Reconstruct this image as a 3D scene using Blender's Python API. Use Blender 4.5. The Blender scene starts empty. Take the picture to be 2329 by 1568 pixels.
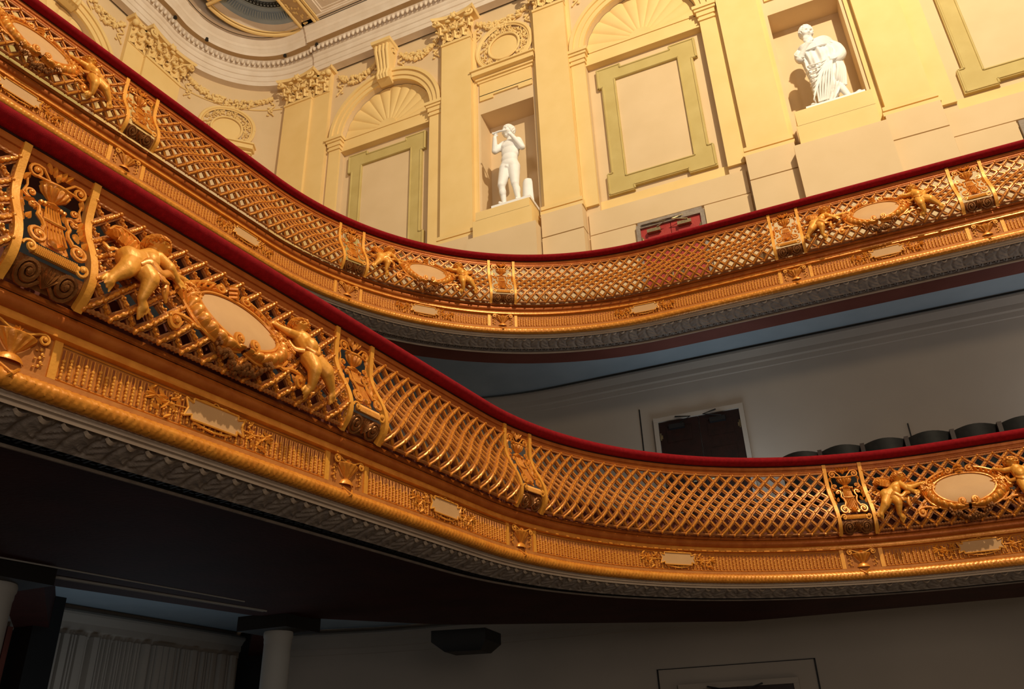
import bpy, math, random
import numpy as np
from mathutils import Vector, Matrix, Quaternion
rnd = random.Random(7)
PI = math.pi
Z0 = 1.6            # camera (eye) height above the stalls floor
w = 0.35            # module of the balcony fronts (width of one pier)
scene = bpy.context.scene
col = scene.collection

# ------------------------------------------------------------------ materials
def new_mat(name):
    m = bpy.data.materials.new(name); m.use_nodes = True
    return m, m.node_tree, m.node_tree.nodes['Principled BSDF']

def mat_basic(name, c1, c2=None, scale=8, rough=.7, metal=0, bump=0, bscale=60, spec=.5, detail=4, dist=.02):
    m, t, b = new_mat(name)
    b.inputs['Roughness'].default_value = rough
    b.inputs['Metallic'].default_value = metal
    b.inputs['Specular IOR Level'].default_value = spec
    b.inputs['Base Color'].default_value = (*c1, 1)
    tc = t.nodes.new('ShaderNodeTexCoord')
    if c2:
        n = t.nodes.new('ShaderNodeTexNoise'); n.inputs['Scale'].default_value = scale; n.inputs['Detail'].default_value = detail
        r = t.nodes.new('ShaderNodeValToRGB')
        r.color_ramp.elements[0].position = .35; r.color_ramp.elements[1].position = .68
        r.color_ramp.elements[0].color = (*c1, 1); r.color_ramp.elements[1].color = (*c2, 1)
        t.links.new(tc.outputs['Object'], n.inputs['Vector']); t.links.new(n.outputs['Fac'], r.inputs['Fac'])
        t.links.new(r.outputs['Color'], b.inputs['Base Color'])
    if bump:
        n = t.nodes.new('ShaderNodeTexNoise'); n.inputs['Scale'].default_value = bscale; n.inputs['Detail'].default_value = 3
        u = t.nodes.new('ShaderNodeBump'); u.inputs['Strength'].default_value = bump; u.inputs['Distance'].default_value = dist
        t.links.new(tc.outputs['Object'], n.inputs['Vector']); t.links.new(n.outputs['Fac'], u.inputs['Height'])
        t.links.new(u.outputs['Normal'], b.inputs['Normal'])
    return m

M_GOLD = mat_basic('gilding', (.68, .23, .02), (.82, .32, .036), 14, .36, .25, .12, 45, .6)
M_GOLD_B = mat_basic('bright_gilding', (.78, .32, .035), (.86, .39, .05), 14, .46, .2, .10, 60, .5)
M_BRONZE = mat_basic('dull_gilt_lattice', (.36, .125, .028), (.48, .18, .045), 20, .45, .15, .2, 60, .4)
M_DKGOLD = mat_basic('dark_gilding', (.20, .07, .018), (.36, .14, .035), 14, .35, .5, .2, 60, .5)  # darker, more metallic gilding for base volutes and fruit garlands
M_RAILGOLD = mat_basic('orange_gilt_moulding', (.40, .095, .012), (.50, .14, .02), 10, .42, .25, .12, 40, .3)
M_FIELD = mat_basic('tan_frieze_field', (.42, .145, .03), (.50, .19, .04), 12, .6, .1, .1, 60, .2)
M_RUST = mat_basic('rust_red_strip', (.26, .06, .015), (.34, .09, .02), 12, .5, .05)  # flat frieze strips, the darkness of recessed slots put into their colour
M_PLATE = mat_basic('plain_tan_medallion', (.58, .325, .14), (.62, .355, .155), 6, .6, 0, .08, 120, .3)
M_GREY = mat_basic('grey_brown_painted_plaster', (.25, .20, .165), (.34, .275, .22), 10, .7, 0, .5, 26, .3)
M_GREYL = mat_basic('light_beige_fillet', (.48, .36, .26), (.54, .42, .31), 6, .6, 0, .1, 60, .3)
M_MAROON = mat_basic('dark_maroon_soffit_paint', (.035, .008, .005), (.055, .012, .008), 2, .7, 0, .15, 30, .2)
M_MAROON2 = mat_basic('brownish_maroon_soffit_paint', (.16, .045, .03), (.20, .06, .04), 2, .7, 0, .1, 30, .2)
M_BLACK = mat_basic('black_paint', (.006, .005, .005), None, 1, .6)
M_RED = mat_basic('crimson_velvet', (.20, .004, .007), (.27, .006, .010), 30, .9, 0, .3, 300, .1)
try:
    bb = M_RED.node_tree.nodes['Principled BSDF']
    bb.inputs['Sheen Weight'].default_value = .18; bb.inputs['Sheen Tint'].default_value = (.9, .1, .12, 1)
except Exception: pass
M_BUFF = mat_basic('pinkish_buff_wall_paint', (.70, .515, .30), (.74, .55, .33), 1.5, .8, 0, .06, 90, .25)
M_CREAM = mat_basic('cream_yellow_wall_paint', (.80, .56, .23), (.85, .61, .27), 1.5, .75, 0, .06, 90, .3)
M_OLIVE = mat_basic('olive_frame_paint', (.52, .39, .14), (.57, .44, .17), 3, .7, 0, .05, 90, .3)
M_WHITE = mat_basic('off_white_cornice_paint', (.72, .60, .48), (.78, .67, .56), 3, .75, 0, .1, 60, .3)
M_CEILB = mat_basic('blue_grey_ceiling_paint', (.30, .36, .42), (.36, .42, .47), 3, .8, 0, .05, 60, .2)
M_CEILL = mat_basic('slate_blue_underceiling_paint', (.36, .43, .48), (.41, .48, .53), 2, .8, 0, .05, 60, .2)
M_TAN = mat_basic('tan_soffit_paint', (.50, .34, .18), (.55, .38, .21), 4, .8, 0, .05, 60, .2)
M_LOW = mat_basic('shaded_buff_wall_paint', (.42, .36, .30), (.47, .40, .33), .8, .8, 0, .06, 120, .25)  # buff wall paint with the dimness under the balconies put into its colour
M_MARBLE = mat_basic('white_plaster_cast', (.88, .86, .82), (.92, .90, .88), 6, .55, 0, .12, 50, .4)
M_DOOR = mat_basic('very_dark_red_wood', (.012, .003, .002), (.022, .005, .003), 8, .4, 0, .1, 80, .5)
M_REDDOOR = mat_basic('red_leather_door', (.36, .018, .014), (.42, .03, .02), 6, .5, 0, .2, 60)
M_BRASS = mat_basic('worn_brass_hardware', (.55, .42, .22), (.35, .28, .17), 40, .35, .9)
M_LEATHER = mat_basic('black_leather', (.006, .006, .006), (.010, .009, .009), 20, .42, 0, .0, 50, .15)
M_COLUMN = mat_basic('grey_buff_column_paint', (.38, .38, .36), (.42, .41, .39), 3, .75)
M_FLOOR = mat_basic('dark_floor', (.03, .02, .015), (.045, .03, .02), 2, .7)

# ------------------------------------------------------------------ mesh kit
def sm(P, n=8):
    P = np.asarray(P, float); Q = np.concatenate([[2*P[0]-P[1]], P, [2*P[-1]-P[-2]]]); out = []
    for i in range(1, len(Q)-2):
        for t in np.linspace(0, 1, n, endpoint=False):
            a, b, c, d = Q[i-1], Q[i], Q[i+1], Q[i+2]
            out.append(.5*(2*b+(c-a)*t+(2*a-5*b+4*c-d)*t*t+(3*b-a-3*c+d)*t**3))
    out.append(Q[-2]); return np.array(out)
class MB:
    def __init__(s): s.v = []; s.f = []; s.n = 0
    def add(s, V, F):
        V = np.asarray(V, float).reshape(-1, 3)
        k = s.n; s.v.append(V); s.n += len(V)
        s.f.extend([tuple(i + k for i in q) for q in F])
    def verts(s): return np.concatenate(s.v) if s.v else np.zeros((0, 3))
    def merge(s, o, fn=None):
        V = o.verts()
        if fn is not None: V = fn(V)
        s.add(V, o.f)
        if getattr(o, 'split', None) is not None: s.split = o.split
        return s
    def box(s, a, b):
        x0, y0, z0 = a; x1, y1, z1 = b
        s.add([(x0,y0,z0),(x1,y0,z0),(x1,y1,z0),(x0,y1,z0),(x0,y0,z1),(x1,y0,z1),(x1,y1,z1),(x0,y1,z1)],
              [(0,3,2,1),(4,5,6,7),(0,1,5,4),(1,2,6,5),(2,3,7,6),(3,0,4,7)])
    def grid(s, P):      # P [i][j] -> surface
        P = np.asarray(P, float); a, b = P.shape[:2]
        F = [(i*b+j, (i+1)*b+j, (i+1)*b+j+1, i*b+j+1) for i in range(a-1) for j in range(b-1)]
        s.add(P.reshape(-1, 3), F)
    def loft(s, P, caps=True):   # P [i][j], closed in j
        P = np.asarray(P, float); a, b = P.shape[:2]
        F = [(i*b+j, (i+1)*b+j, (i+1)*b+(j+1) % b, i*b+(j+1) % b) for i in range(a-1) for j in range(b)]
        if caps: F.append(tuple(range(b))); F.append(tuple((a-1)*b+j for j in reversed(range(b))))
        s.add(P.reshape(-1, 3), F)
    def tube(s, path, r, n=8, flat=1.0, up=(0, 0, 1), caps=True, twist=0, tk=3, ta=.25):
        P = np.asarray(path, float); m = len(P)
        R = np.full(m, r, float) if np.isscalar(r) else np.interp(np.linspace(0, 1, m), np.linspace(0, 1, len(r)), r)
        T = np.gradient(P, axis=0); T /= (np.linalg.norm(T, axis=1)[:, None] + 1e-12)
        upv = np.asarray(up, float); rings = []; L = 0
        for i in range(m):
            t = T[i]
            a = np.cross(t, upv); la = np.linalg.norm(a)
            if la < 1e-3: a = np.cross(t, np.array([.3, .9, .2])); la = np.linalg.norm(a)
            a /= la; b = np.cross(a, t)
            if i: L += np.linalg.norm(P[i]-P[i-1])
            th = np.linspace(0, 2*PI, n, endpoint=False)
            rr = R[i] * (1 + (ta*np.cos(tk*th - twist*L) if twist else 0))
            rings.append(P[i] + np.outer(rr*np.cos(th), a) + np.outer(rr*np.sin(th)*flat, b))
        s.loft(rings, caps)
    def ell(s, c, r, nu=6, nv=4, rot=None):
        if np.isscalar(r): r = (r, r, r)
        V = [(0, 0, 1)]
        for j in range(1, nv):
            ph = PI*j/nv
            for i in range(nu):
                th = 2*PI*i/nu; V.append((math.sin(ph)*math.cos(th), math.sin(ph)*math.sin(th), math.cos(ph)))
        V.append((0, 0, -1)); V = np.array(V)*np.array(r)
        F = [(0, 1+i, 1+(i+1) % nu) for i in range(nu)]
        for j in range(nv-2):
            o = 1+j*nu
            F += [(o+i, o+nu+i, o+nu+(i+1) % nu, o+(i+1) % nu) for i in range(nu)]
        o = 1+(nv-2)*nu; e = len(V)-1
        F += [(o+i, e, o+(i+1) % nu) for i in range(nu)]
        if rot is not None: V = V @ np.array(rot).T
        s.add(V+np.array(c, float), F)
    def cap(s, a, b, ra, rb, n=12):   # capsule with taper, for bodies
        a = np.array(a, float); b = np.array(b, float)
        s.ell(a, ra, n, 8); s.ell(b, rb, n, 8)
        s.tube([a, (a+b)/2, b], [ra*.98, (ra+rb)/2, rb*.98], n)
    def leaf(s, x, y, ang, L, W, d=.05, h=.04, curl=.0):   # leaf in the flat panel plane (x,y) raised to depth d
        ca, sa = math.cos(ang), math.sin(ang)
        pts = []
        for t, ww, hh in ((0, .25, .3), (.3, .9, .9), (.6, 1, 1), (.85, .55, .7), (1, .04, .1)):
            cx_ = x + ca*L*t - sa*curl*L*t*t; cy_ = y + sa*L*t + ca*curl*L*t*t
            nx, ny = -sa, ca
            pts.append([(cx_+nx*W*ww*.5, cy_+ny*W*ww*.5, d), (cx_+nx*W*ww*.22, cy_+ny*W*ww*.22, d+h*hh*.6), (cx_, cy_, d+h*hh),
                        (cx_-nx*W*ww*.22, cy_-ny*W*ww*.22, d+h*hh*.6), (cx_-nx*W*ww*.5, cy_-ny*W*ww*.5, d)])
        s.grid(pts)
    def volute(s, cx, cy, r, turns=1.6, a0=PI/2, sgn=1, rad=.022, d=.07, tail=None, n=6, flat=1.0):
        m = int(turns*14)+2; P = []
        if tail:
            for q in tail: P.append((q[0], q[1], d))
        for i in range(m):
            t = i/(m-1); a = a0 + sgn*turns*2*PI*t; q = r*(1-.86*t)
            P.append((cx+q*math.cos(a), cy+q*math.sin(a), d+.03*t))
        s.tube(P, [rad*.8, rad, rad, rad*.8, rad*.6], n, flat)
        s.ell((cx, cy, d+.03), rad*1.3, 6, 4)
    def xf(s, fn):
        o = MB(); o.merge(s, fn); return o

def make_mesh(name, mb, mat, org=(0, 0, 0), sharp=38):
    me = bpy.data.meshes.new(name)
    V = mb.verts() - np.array(org)
    me.from_pydata(V.tolist(), [], mb.f)
    if isinstance(mat, tuple):
        for q in mat: me.materials.append(q)
        k = mb.split; me.polygons.foreach_set('material_index', [0]*k+[1]*(len(mb.f)-k))
    else: me.materials.append(mat)
    me.polygons.foreach_set('use_smooth', [True]*len(me.polygons))
    try: me.set_sharp_from_angle(angle=math.radians(sharp))
    except Exception: pass
    me.update(); return me

ORG = {}
def thing(name, label, cat, loc, group=None):
    o = bpy.data.objects.new(name, None); o.empty_display_size = .2; col.objects.link(o)
    o.location = loc; o['label'] = label; o['category'] = cat
    if group: o['group'] = group
    ORG[o.name] = tuple(loc); return o
def part(name, mb, mat, parent, label=None):
    org = ORG[parent.name]
    o = bpy.data.objects.new(name, make_mesh(name, mb, mat, org)); col.objects.link(o)
    o.parent = parent; ORG[o.name] = org
    if label: o['label'] = label
    return o
def solo(name, mb, mat, label, cat, group=None, sharp=38):
    V = mb.verts(); c0 = (V.min(0)+V.max(0))/2; c0[2] = V[:, 2].min()
    o = bpy.data.objects.new(name, make_mesh(name, mb, mat, c0, sharp)); col.objects.link(o)
    o.location = c0; o['label'] = label; o['category'] = cat
    if group: o['group'] = group
    ORG[o.name] = tuple(c0); return o
def struct(name, mb, mat, parent=None):
    if parent: return part(name, mb, mat, parent)
    o = bpy.data.objects.new(name, make_mesh(name, mb, mat)); col.objects.link(o)
    o['kind'] = 'structure'; ORG[o.name] = (0, 0, 0); return o

def remesh(mb, voxel, smooth=4, dents=()):
    me = bpy.data.meshes.new('tmp'); me.from_pydata(mb.verts().tolist(), [], mb.f)
    o = bpy.data.objects.new('tmp', me); col.objects.link(o)
    a = o.modifiers.new('r', 'REMESH'); a.mode = 'VOXEL'; a.voxel_size = voxel
    b = o.modifiers.new('s', 'SMOOTH'); b.factor = .5; b.iterations = smooth
    dg = bpy.context.evaluated_depsgraph_get(); dg.update()
    m2 = bpy.data.meshes.new_from_object(o.evaluated_get(dg))
    V = np.empty(len(m2.vertices)*3); m2.vertices.foreach_get('co', V); V = V.reshape(-1, 3)
    F = [tuple(p.vertices) for p in m2.polygons]
    bpy.data.objects.remove(o); bpy.data.meshes.remove(me); bpy.data.meshes.remove(m2)
    for c_, r_, vec in dents:
        d2 = ((V-np.array(c_))**2).sum(1); V = V + np.exp(-d2/(r_*r_))[:, None]*np.array(vec)
    out = MB(); out.add(V, F); return out

# ------------------------------------------------------------------ balcony geometry
class Balcony:
    def __init__(s, H, S1, S2, C, r, t1, t2, arc):
        s.H = H+Z0; s.S1 = np.array(S1); s.S2 = np.array(S2); s.C = np.array(C); s.r = r
        s.t1 = np.array(t1)/np.hypot(*t1); s.t2 = np.array(t2)/np.hypot(*t2); s.arc = arc*w
        n1 = np.array([s.t1[1], -s.t1[0]]); s.a0 = math.atan2(-n1[1], -n1[0])
        n2 = np.array([s.t2[1], -s.t2[0]]); s.a1 = math.atan2(-n2[1], -n2[0])
    def plan(s, S):      # S in metres -> point, hallward normal
        S = np.asarray(S, float); k = np.clip(S/s.arc, 0, 1); a = s.a0 + (s.a1-s.a0)*k
        p = s.C[None] + s.r*np.stack([np.cos(a), np.sin(a)], -1)
        lo = np.minimum(S, 0)[:, None]; hi = np.maximum(S-s.arc, 0)[:, None]
        p = p + lo*s.t1 + hi*s.t2
        return p, -np.stack([np.cos(a), np.sin(a)], -1)
    def abs_(s, S, O, V):  # w-units, absolute offset hallward
        S = np.asarray(S, float); p, n = s.plan(S*w)
        O = np.asarray(O, float); V = np.asarray(V, float)
        q = p + n*(O*w)[:, None]
        return np.stack([q[:, 0], q[:, 1], s.H+V*w], -1)
    def warp(s, x0):        # flat (x, v, depth) in w units around pier/panel centre x0
        def f(P):
            o, no, nz = bombe(P[:, 1])
            return s.abs_(P[:, 0]+x0, o+P[:, 2]*no, P[:, 1]+P[:, 2]*nz)
        return f
    def warpflat(s, x0, o0=.04):
        return lambda P: s.abs_(P[:, 0]+x0, o0+P[:, 2], P[:, 1])
PZ = [0, .3, .5, .75, 1.0, 1.25, 1.5, 1.75, 1.95, 2.07]
PO = [0, -.015, -.02, 0, .11, .27, .40, .455, .40, .28]
_t = np.linspace(0, 2.07, 200); _o = np.interp(_t, PZ, PO)
for _ in range(3):
    _p = np.concatenate([np.full(8, _o[0]), _o, _o[-1]+(_o[-1]-_o[-2])*np.arange(1, 9)])
    _o = np.convolve(_p, np.ones(17)/17, 'valid')
_do = np.gradient(_o, _t)
_len = np.concatenate([[0], np.cumsum(np.hypot(np.diff(_t), np.diff(_o)))])
def bombe(v):
    a = np.clip(-v, 0, 2.07); o = np.interp(a, _t, _o); g = np.clip(-np.interp(a, _t, _do), -1.3, 1.3)  # do/dv
    m = np.sqrt(1+g*g); return o, 1/m, -g/m
def v_of(k, top=-.24, bot=-2.03):   # k 0..1 by developed length between top and bot
    l0 = np.interp(-top, _t, _len); l1 = np.interp(-bot, _t, _len)
    return -np.interp(l0+(l1-l0)*np.asarray(k, float), _len, _t)

UP = Balcony(6.2108, (-5.5563, 5.9515), (-1.7606, 9.3164), (-1.7755, 5.5099), 3.8065, (.116, .9932), (1, -.0039), 15.8616)
LO = Balcony(2.5683, (-2.6819, 5.5929), (.9067, 8.7202), (.823, 5.1935), 3.5276, (.1132, .9936), (.9997, -.0237), 14.9276)

def sweep(B, s0, s1, ds, sec, closed=False, disp=None):
    n = max(2, int(abs(s1-s0)/ds)+1); S = np.linspace(s0, s1, n); sec = np.array(sec, float); k = len(sec)
    SS = np.repeat(S, k); O = np.tile(sec[:, 0], n); V = np.tile(sec[:, 1], n)
    if disp is not None:
        T = np.gradient(sec, axis=0); T /= np.linalg.norm(T, axis=1)[:, None]; N = np.stack([-T[:, 1], T[:, 0]], -1)
        h = disp(SS, np.tile(np.linspace(0, 1, k), n)); NN = np.tile(N, (n, 1)); O = O+NN[:, 0]*h; V = V+NN[:, 1]*h
    P = B.abs_(SS, O, V).reshape(n, k, 3)
    m = MB()
    if closed: m.loft(P)
    else: m.grid(P)
    return m
def arcsec(oc, vc, r, a0, a1, n, ry=None):
    ry = ry or r
    return [(oc+r*math.cos(a), vc+ry*math.sin(a)) for a in np.linspace(a0, a1, n)]

# ---- flat ornaments (x, v, depth), all in module units
def lattice_flat(W, ncell, rope=False, rows=5):
    """two crossing layers of diagonal bars filling width W"""
    m = MB(); a = W/ncell; nodes = MB()
    def line(x0, x1, k0, k1, d, r):
        n = max(3, int(abs(k1-k0)*rows*(5 if not rope else 28)))
        k = np.linspace(k0, k1, n); x = np.linspace(x0, x1, n); v = v_of(k)
        P = np.stack([x, v, np.full(n, d)], -1)
        t_ = P[-1]-P[0]; t_ = t_/np.hypot(t_[0], t_[1]); sd = np.array([-t_[1], t_[0], 0])*.056
        m.loft([[p-sd+[0, 0, -.05], p+sd+[0, 0, -.05], p+sd+[0, 0, .0], p-sd+[0, 0, .0]] for p in P])
        nodes.tube(P + np.array([0, 0, .012]), .027, 8 if rope else 6, 1.0, twist=(72 if rope else 0), tk=2, ta=.22)
    W2 = W/2; H = rows*a  # in units of x per k=1
    for sgn in (1, -1):
        for i in range(-rows, ncell+rows+1):
            # x = xs + sgn*H*k
            xs = -W2 + i*a
            k0, k1 = 0., 1.
            xa, xb = xs, xs+sgn*H
            if sgn > 0:
                if xa < -W2: k0 = (-W2-xs)/H
                if xb > W2: k1 = (W2-xs)/H
            else:
                if xa > W2: k0 = (xs-W2)/H
                if xb < -W2: k1 = (xs+W2)/H
            if k1-k0 < .05: continue
            line(xs+sgn*H*k0, xs+sgn*H*k1, k0, k1, .0 if sgn > 0 else .035, .036)
    for j in range(0, 2*rows+1):
        for i in range(ncell+1):
            x = -W2 + i*a + (a/2 if j % 2 else 0)
            if x > W2+1e-6: continue
            v = float(v_of(j/(2*rows)))
            nodes.ell((x, v, .07), .032, 8 if rope else 6, 6 if rope else 4)
            if rope:
                for dx, dy in ((.09, .09), (-.09, .09), (.09, -.09), (-.09, -.09)):
                    if abs(x+dx) < W2 and -2.0 < v+dy < -.25: nodes.ell((x+dx*.7, v+dy*.7, .04), (.022, .022, .030), 8, 5)
    m.split = len(m.f); sp = m.split; m.merge(nodes); m.split = sp
    return m
def panel_border(W, rope=True):
    m = MB(); W2 = W/2+.02
    def seg(P, tw):
        m.tube(P, .028, 6, 1, twist=tw, tk=2, ta=.24)
    n = int(W/(.018 if rope else .15))
    for k in (0, 1):
        v = float(v_of(k)); seg([(x, v, .03) for x in np.linspace(-W2, W2, n)], 85 if rope else 0)
    for x in (-W2, W2): seg([(x, float(v), .03) for v in v_of(np.linspace(0, 1, 120 if rope else 30))], 85 if rope else 0)
    return m

def pier_parts():
    out = {}
    st = []
    for sx in (-1, 1):
        m = MB(); P = []
        for v in np.linspace(0, -2.09, 46):
            o0, o1 = -.03, .085
            P.append([(sx*.5-.052, v, o0), (sx*.5-.052, v, o1), (sx*.5+.052, v, o1), (sx*.5+.052, v, o0)])
        m.loft(P); st.append(m)
    out['strap'] = st
    m = MB()   # top scrolls and urn
    for s in (-1, 1):
        m.volute(s*.30, -.30, .10, 1.6, PI/2, -s, .024, .05, tail=[(s*.05, -.40), (s*.14, -.30), (s*.22, -.21)])
        m.volute(s*.30, -.66, .075, 1.5, -PI/2, s, .02, .05, tail=[(s*.38, -.46), (s*.36, -.56), (s*.40, -.70), (s*.34, -.74)])
        for k, (x, y, a) in enumerate(((.10, -.22, 60), (.05, -.24, 80), (.41, -.50, 110), (.40, -.86, 80), (.36, -.94, 45), (.42, -1.0, 100), (.38, -1.08, 60), (.35, -1.18, 110), (.40, -1.26, 70), (.15, -.76, -60), (.22, -.74, -20))):
            an = math.radians(a) if s > 0 else PI-math.radians(a)
            m.leaf(s*x, y, an, .17, .085, .03, .06)
    m.leaf(0, -.3, PI/2, .16, .09, .04, .06)
    out['scrollwork'] = m
    u = MB(); P = []
    for r_, y in ((.20, -.38), (.225, -.41), (.20, -.44), (.205, -.47), (.17, -.54), (.10, -.60), (.06, -.63), (.11, -.68), (.13, -.70), (.05, -.74)):
        gd = .16 if -.6 < y < -.45 else .02
        P.append([(r_*math.cos(a)*(1+gd*.3*math.cos(14*a)), y - .02*math.sin(a), .03+abs(math.sin(a))*r_*.7*(1+gd*math.cos(14*a))) for a in np.linspace(0, PI, 43)])
    u.grid(P)
    for s in (-1, 1):
        for k in range(3): u.ell((s*(.06+.05*k), -.72-.01*k, .06), (.035, .045, .04), 6, 4)
    u.tube([(-.28, -.385, .09), (0, -.41, .16), (.28, -.385, .09)], .02, 6)
    out['urn'] = u
    l = MB()   # lyre
    for s in (-1, 1):
        l.volute(s*.26, -1.47, .125, 1.7, PI/2+s*.5, -s, .03, .07,
                 tail=[(s*.30, -.86), (s*.24, -.82), (s*.19, -.86), (s*.19, -.95), (s*.22, -1.04), (s*.17, -1.14), (s*.16, -1.24), (s*.20, -1.33)])
        l.volute(s*.30, -.90, .05, 1.1, PI/2, s, .022, .07)
    for k in range(6):
        x = -.11+.044*k; l.tube([(x*.75, -.74, .05), (x, -1.1, .055), (x*1.25, -1.42, .05)], .013, 5)
    P = [[(-.12, -.76, .0), (.12, -.76, .0)], [(-.14, -1.1, .01), (.14, -1.1, .01)], [(-.2, -1.52, .0), (.2, -1.52, .0)]]
    l.grid(P)
    l.tube([(-.15, -1.06, .07), (0, -1.09, .085), (.15, -1.06, .07)], .022, 6)
    for a in range(5): l.leaf(0, -1.52, math.radians(30+30*a), .14, .06, .05, .05)
    out['lyre'] = l
    r = MB()
    r.tube([(-.30, -1.68, .04), (.30, -1.68, .04)], .055, 10)
    for k in range(24):
        x = -.26+.0226*k; r.tube([(x, -1.625, .08), (x, -1.68, .105), (x, -1.735, .08)], .008, 4)
    for s in (-1, 1): r.volute(s*.345, -1.68, .085, 1.3, PI, s, .024, .07)
    out['scroll_roll'] = r
    b = MB()
    for s in (-1, 1):
        b.volute(s*.235, -1.92, .15, 2.1, -PI/2, s, .032, .02, tail=[(s*.02, -1.80), (s*.06, -1.98), (s*.16, -2.06)])
    for a in range(7): b.leaf(0, -2.03, math.radians(45+15*a), .24, .05, .02, .05)
    P = [[(-.45, v, -.04), (.45, v, -.04)] for v in np.linspace(-1.74, -2.08, 8)]
    b.grid(P)
    out['base_volutes'] = b
    return out
PIER = pier_parts()

def cartouche_parts():
    out = {}; cx0, cy0 = 0, -1.19; A, Bm = .76, .45
    m = MB(); ring = []
    for q, d in ((0.001, .155), (.5, .15), (.9, .135), (1.0, .12), (1.03, .06)):
        ring.append([(cx0+A*q*math.cos(a), cy0+Bm*q*math.sin(a), d) for a in np.linspace(0, 2*PI, 48, endpoint=False)])
    P = np.array(ring); k = 48
    m.add(P.reshape(-1, 3), [(i*k+j, i*k+(j+1) % k, (i+1)*k+(j+1) % k, (i+1)*k+j) for i in range(4) for j in range(k)])
    out['medallion'] = m
    f = MB()
    el = lambda q, a, d, qy=None: (cx0+A*q*math.cos(a), cy0+Bm*(qy or q)*math.sin(a), d)
    f.tube([el(1.02, a, .14) for a in np.linspace(-PI/2+.30, 1.5*PI-.30, 60)], .026, 6)
    for s in (-1, 1):
        sd = lambda a: a if s > 0 else PI-a
        # inner volutes meeting at the bottom
        f.volute(cx0+s*.15, cy0-Bm*.93, .10, 1.5, -PI/2-s*.2, s, .034, .16)
        # broad ribbed acanthus gutter round the lower half, swelling outwards
        G = []
        for i, t in enumerate(np.linspace(0, 1, 170)):
            a = sd(-PI/2+.04+t*2.0); wd = np.interp(t, [0, .15, .5, .8, 1], [.10, .24, .34, .30, .12]); row = []
            saw = (t*9) % 1.0
            for q in np.linspace(0, 1, 13):
                lift = .07*math.sin(PI*q)+.05*abs(math.sin(PI*(t*9+.6*q)))**.6*min(1, q*8, (1-q)*8)
                row.append(el(1.04+wd*q*(1+.08*saw), a, .10+lift-.06*q*q, 1.04+wd*1.35*q*(1+.08*saw)))
            G.append(row)
        f.grid(G)
        f.tube([el(1.04+w_, sd(-PI/2+.04+t*2.0), .06, 1.04+w_*1.35) for t, w_ in zip(np.linspace(0, 1, 24), np.interp(np.linspace(0, 1, 24), [0, .15, .5, .8, 1], [.10, .26, .37, .33, .14]))], [.022, .032, .026], 7)
        # long leaves rising at the side
        for i in range(5):
            f.leaf(s*(.86+.05*i), -1.56+.07*i, (PI/2-.10*i) if s > 0 else (PI/2+.10*i), .46, .10, .07, .10, curl=.35*s)
        f.volute(s*1.22, -1.72, .115, 1.5, PI/2, -s, .04, .05, tail=[(s*.70, -1.62), (s*.86, -1.66), (s*1.0, -1.60), (s*1.12, -1.59)])
        for k in range(3): f.leaf(s*(.95+.12*k), -1.66, (-PI/2+.7*s), .16, .06, .04, .04)
        # upper band with scroll ending near the crown
        f.tube([el(1.36, sd(a), .09, 1.52) for a in np.linspace(.10, 1.20, 24)], [.02, .036, .034], 7)
        f.volute(s*.27, cy0+Bm*1.33, .10, 1.4, PI/2, s, .034, .11)
        G = [[el(q, sd(a), d, q*1.08) for q, d in ((1.04, .07), (1.16, .09), (1.30, .07), (1.36, .0))] for a in np.linspace(.05, 1.3, 20)]
        f.grid(G)
        for i in range(6):
            a = .25+.16*i; x, y, _ = el(1.2, sd(a), 0, 1.28); dirn = sd(a)+s*(PI/2)
            f.leaf(x, y, dirn+.5, .17, .07, .09, .06); f.leaf(x, y, dirn-.5, .17, .07, .09, .06)
    for k in range(3): f.tube([(-.09, -.68+.09*k, .12), (0, -.67+.09*k, .19), (.09, -.68+.09*k, .12)], .035, 7)
    for k in range(5): f.leaf(0, -.50, PI/2+(k-2)*.5, .12, .06, .1, .05)
    out['cartouche_frame'] = f
    rr = random.Random(3); fls = []
    for s, cy in ((-1, -1.04), (1, -1.20)):
        fl = MB(); fls.append(fl)
        for i in range(46):
            a = rr.uniform(0, 2*PI); q = rr.random()**.6
            fl.ell((s*.90+.19*q*math.cos(a), cy+.20*q*math.sin(a), .13+.08*(1-q)), rr.uniform(.024, .038), 6, 4)
        for i in range(9):
            a = rr.uniform(0, 2*PI); fl.leaf(s*.90+.12*math.cos(a), cy+.12*math.sin(a), a, .17, .08, .10, .07)
    out['flower_cluster'] = fls
    g = MB()
    for i in range(34):
        t = i/33; x = -.52+1.04*t; y = -1.76-.17*math.sin(PI*t)-.03*math.sin(6*PI*t)
        for j in range(3):
            g.ell((x+rr.uniform(-.02, .02), y+rr.uniform(-.045, .045), .10+rr.uniform(0, .06)), rr.uniform(.025, .045), 6, 4)
    for s in (-1, 1):
        for j in range(5): g.ell((s*(.52+.02*j), -1.68+.07*j, .1), .03, 6, 4)
    out['fruit_garland'] = g
    return out
CART = cartouche_parts()

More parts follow.
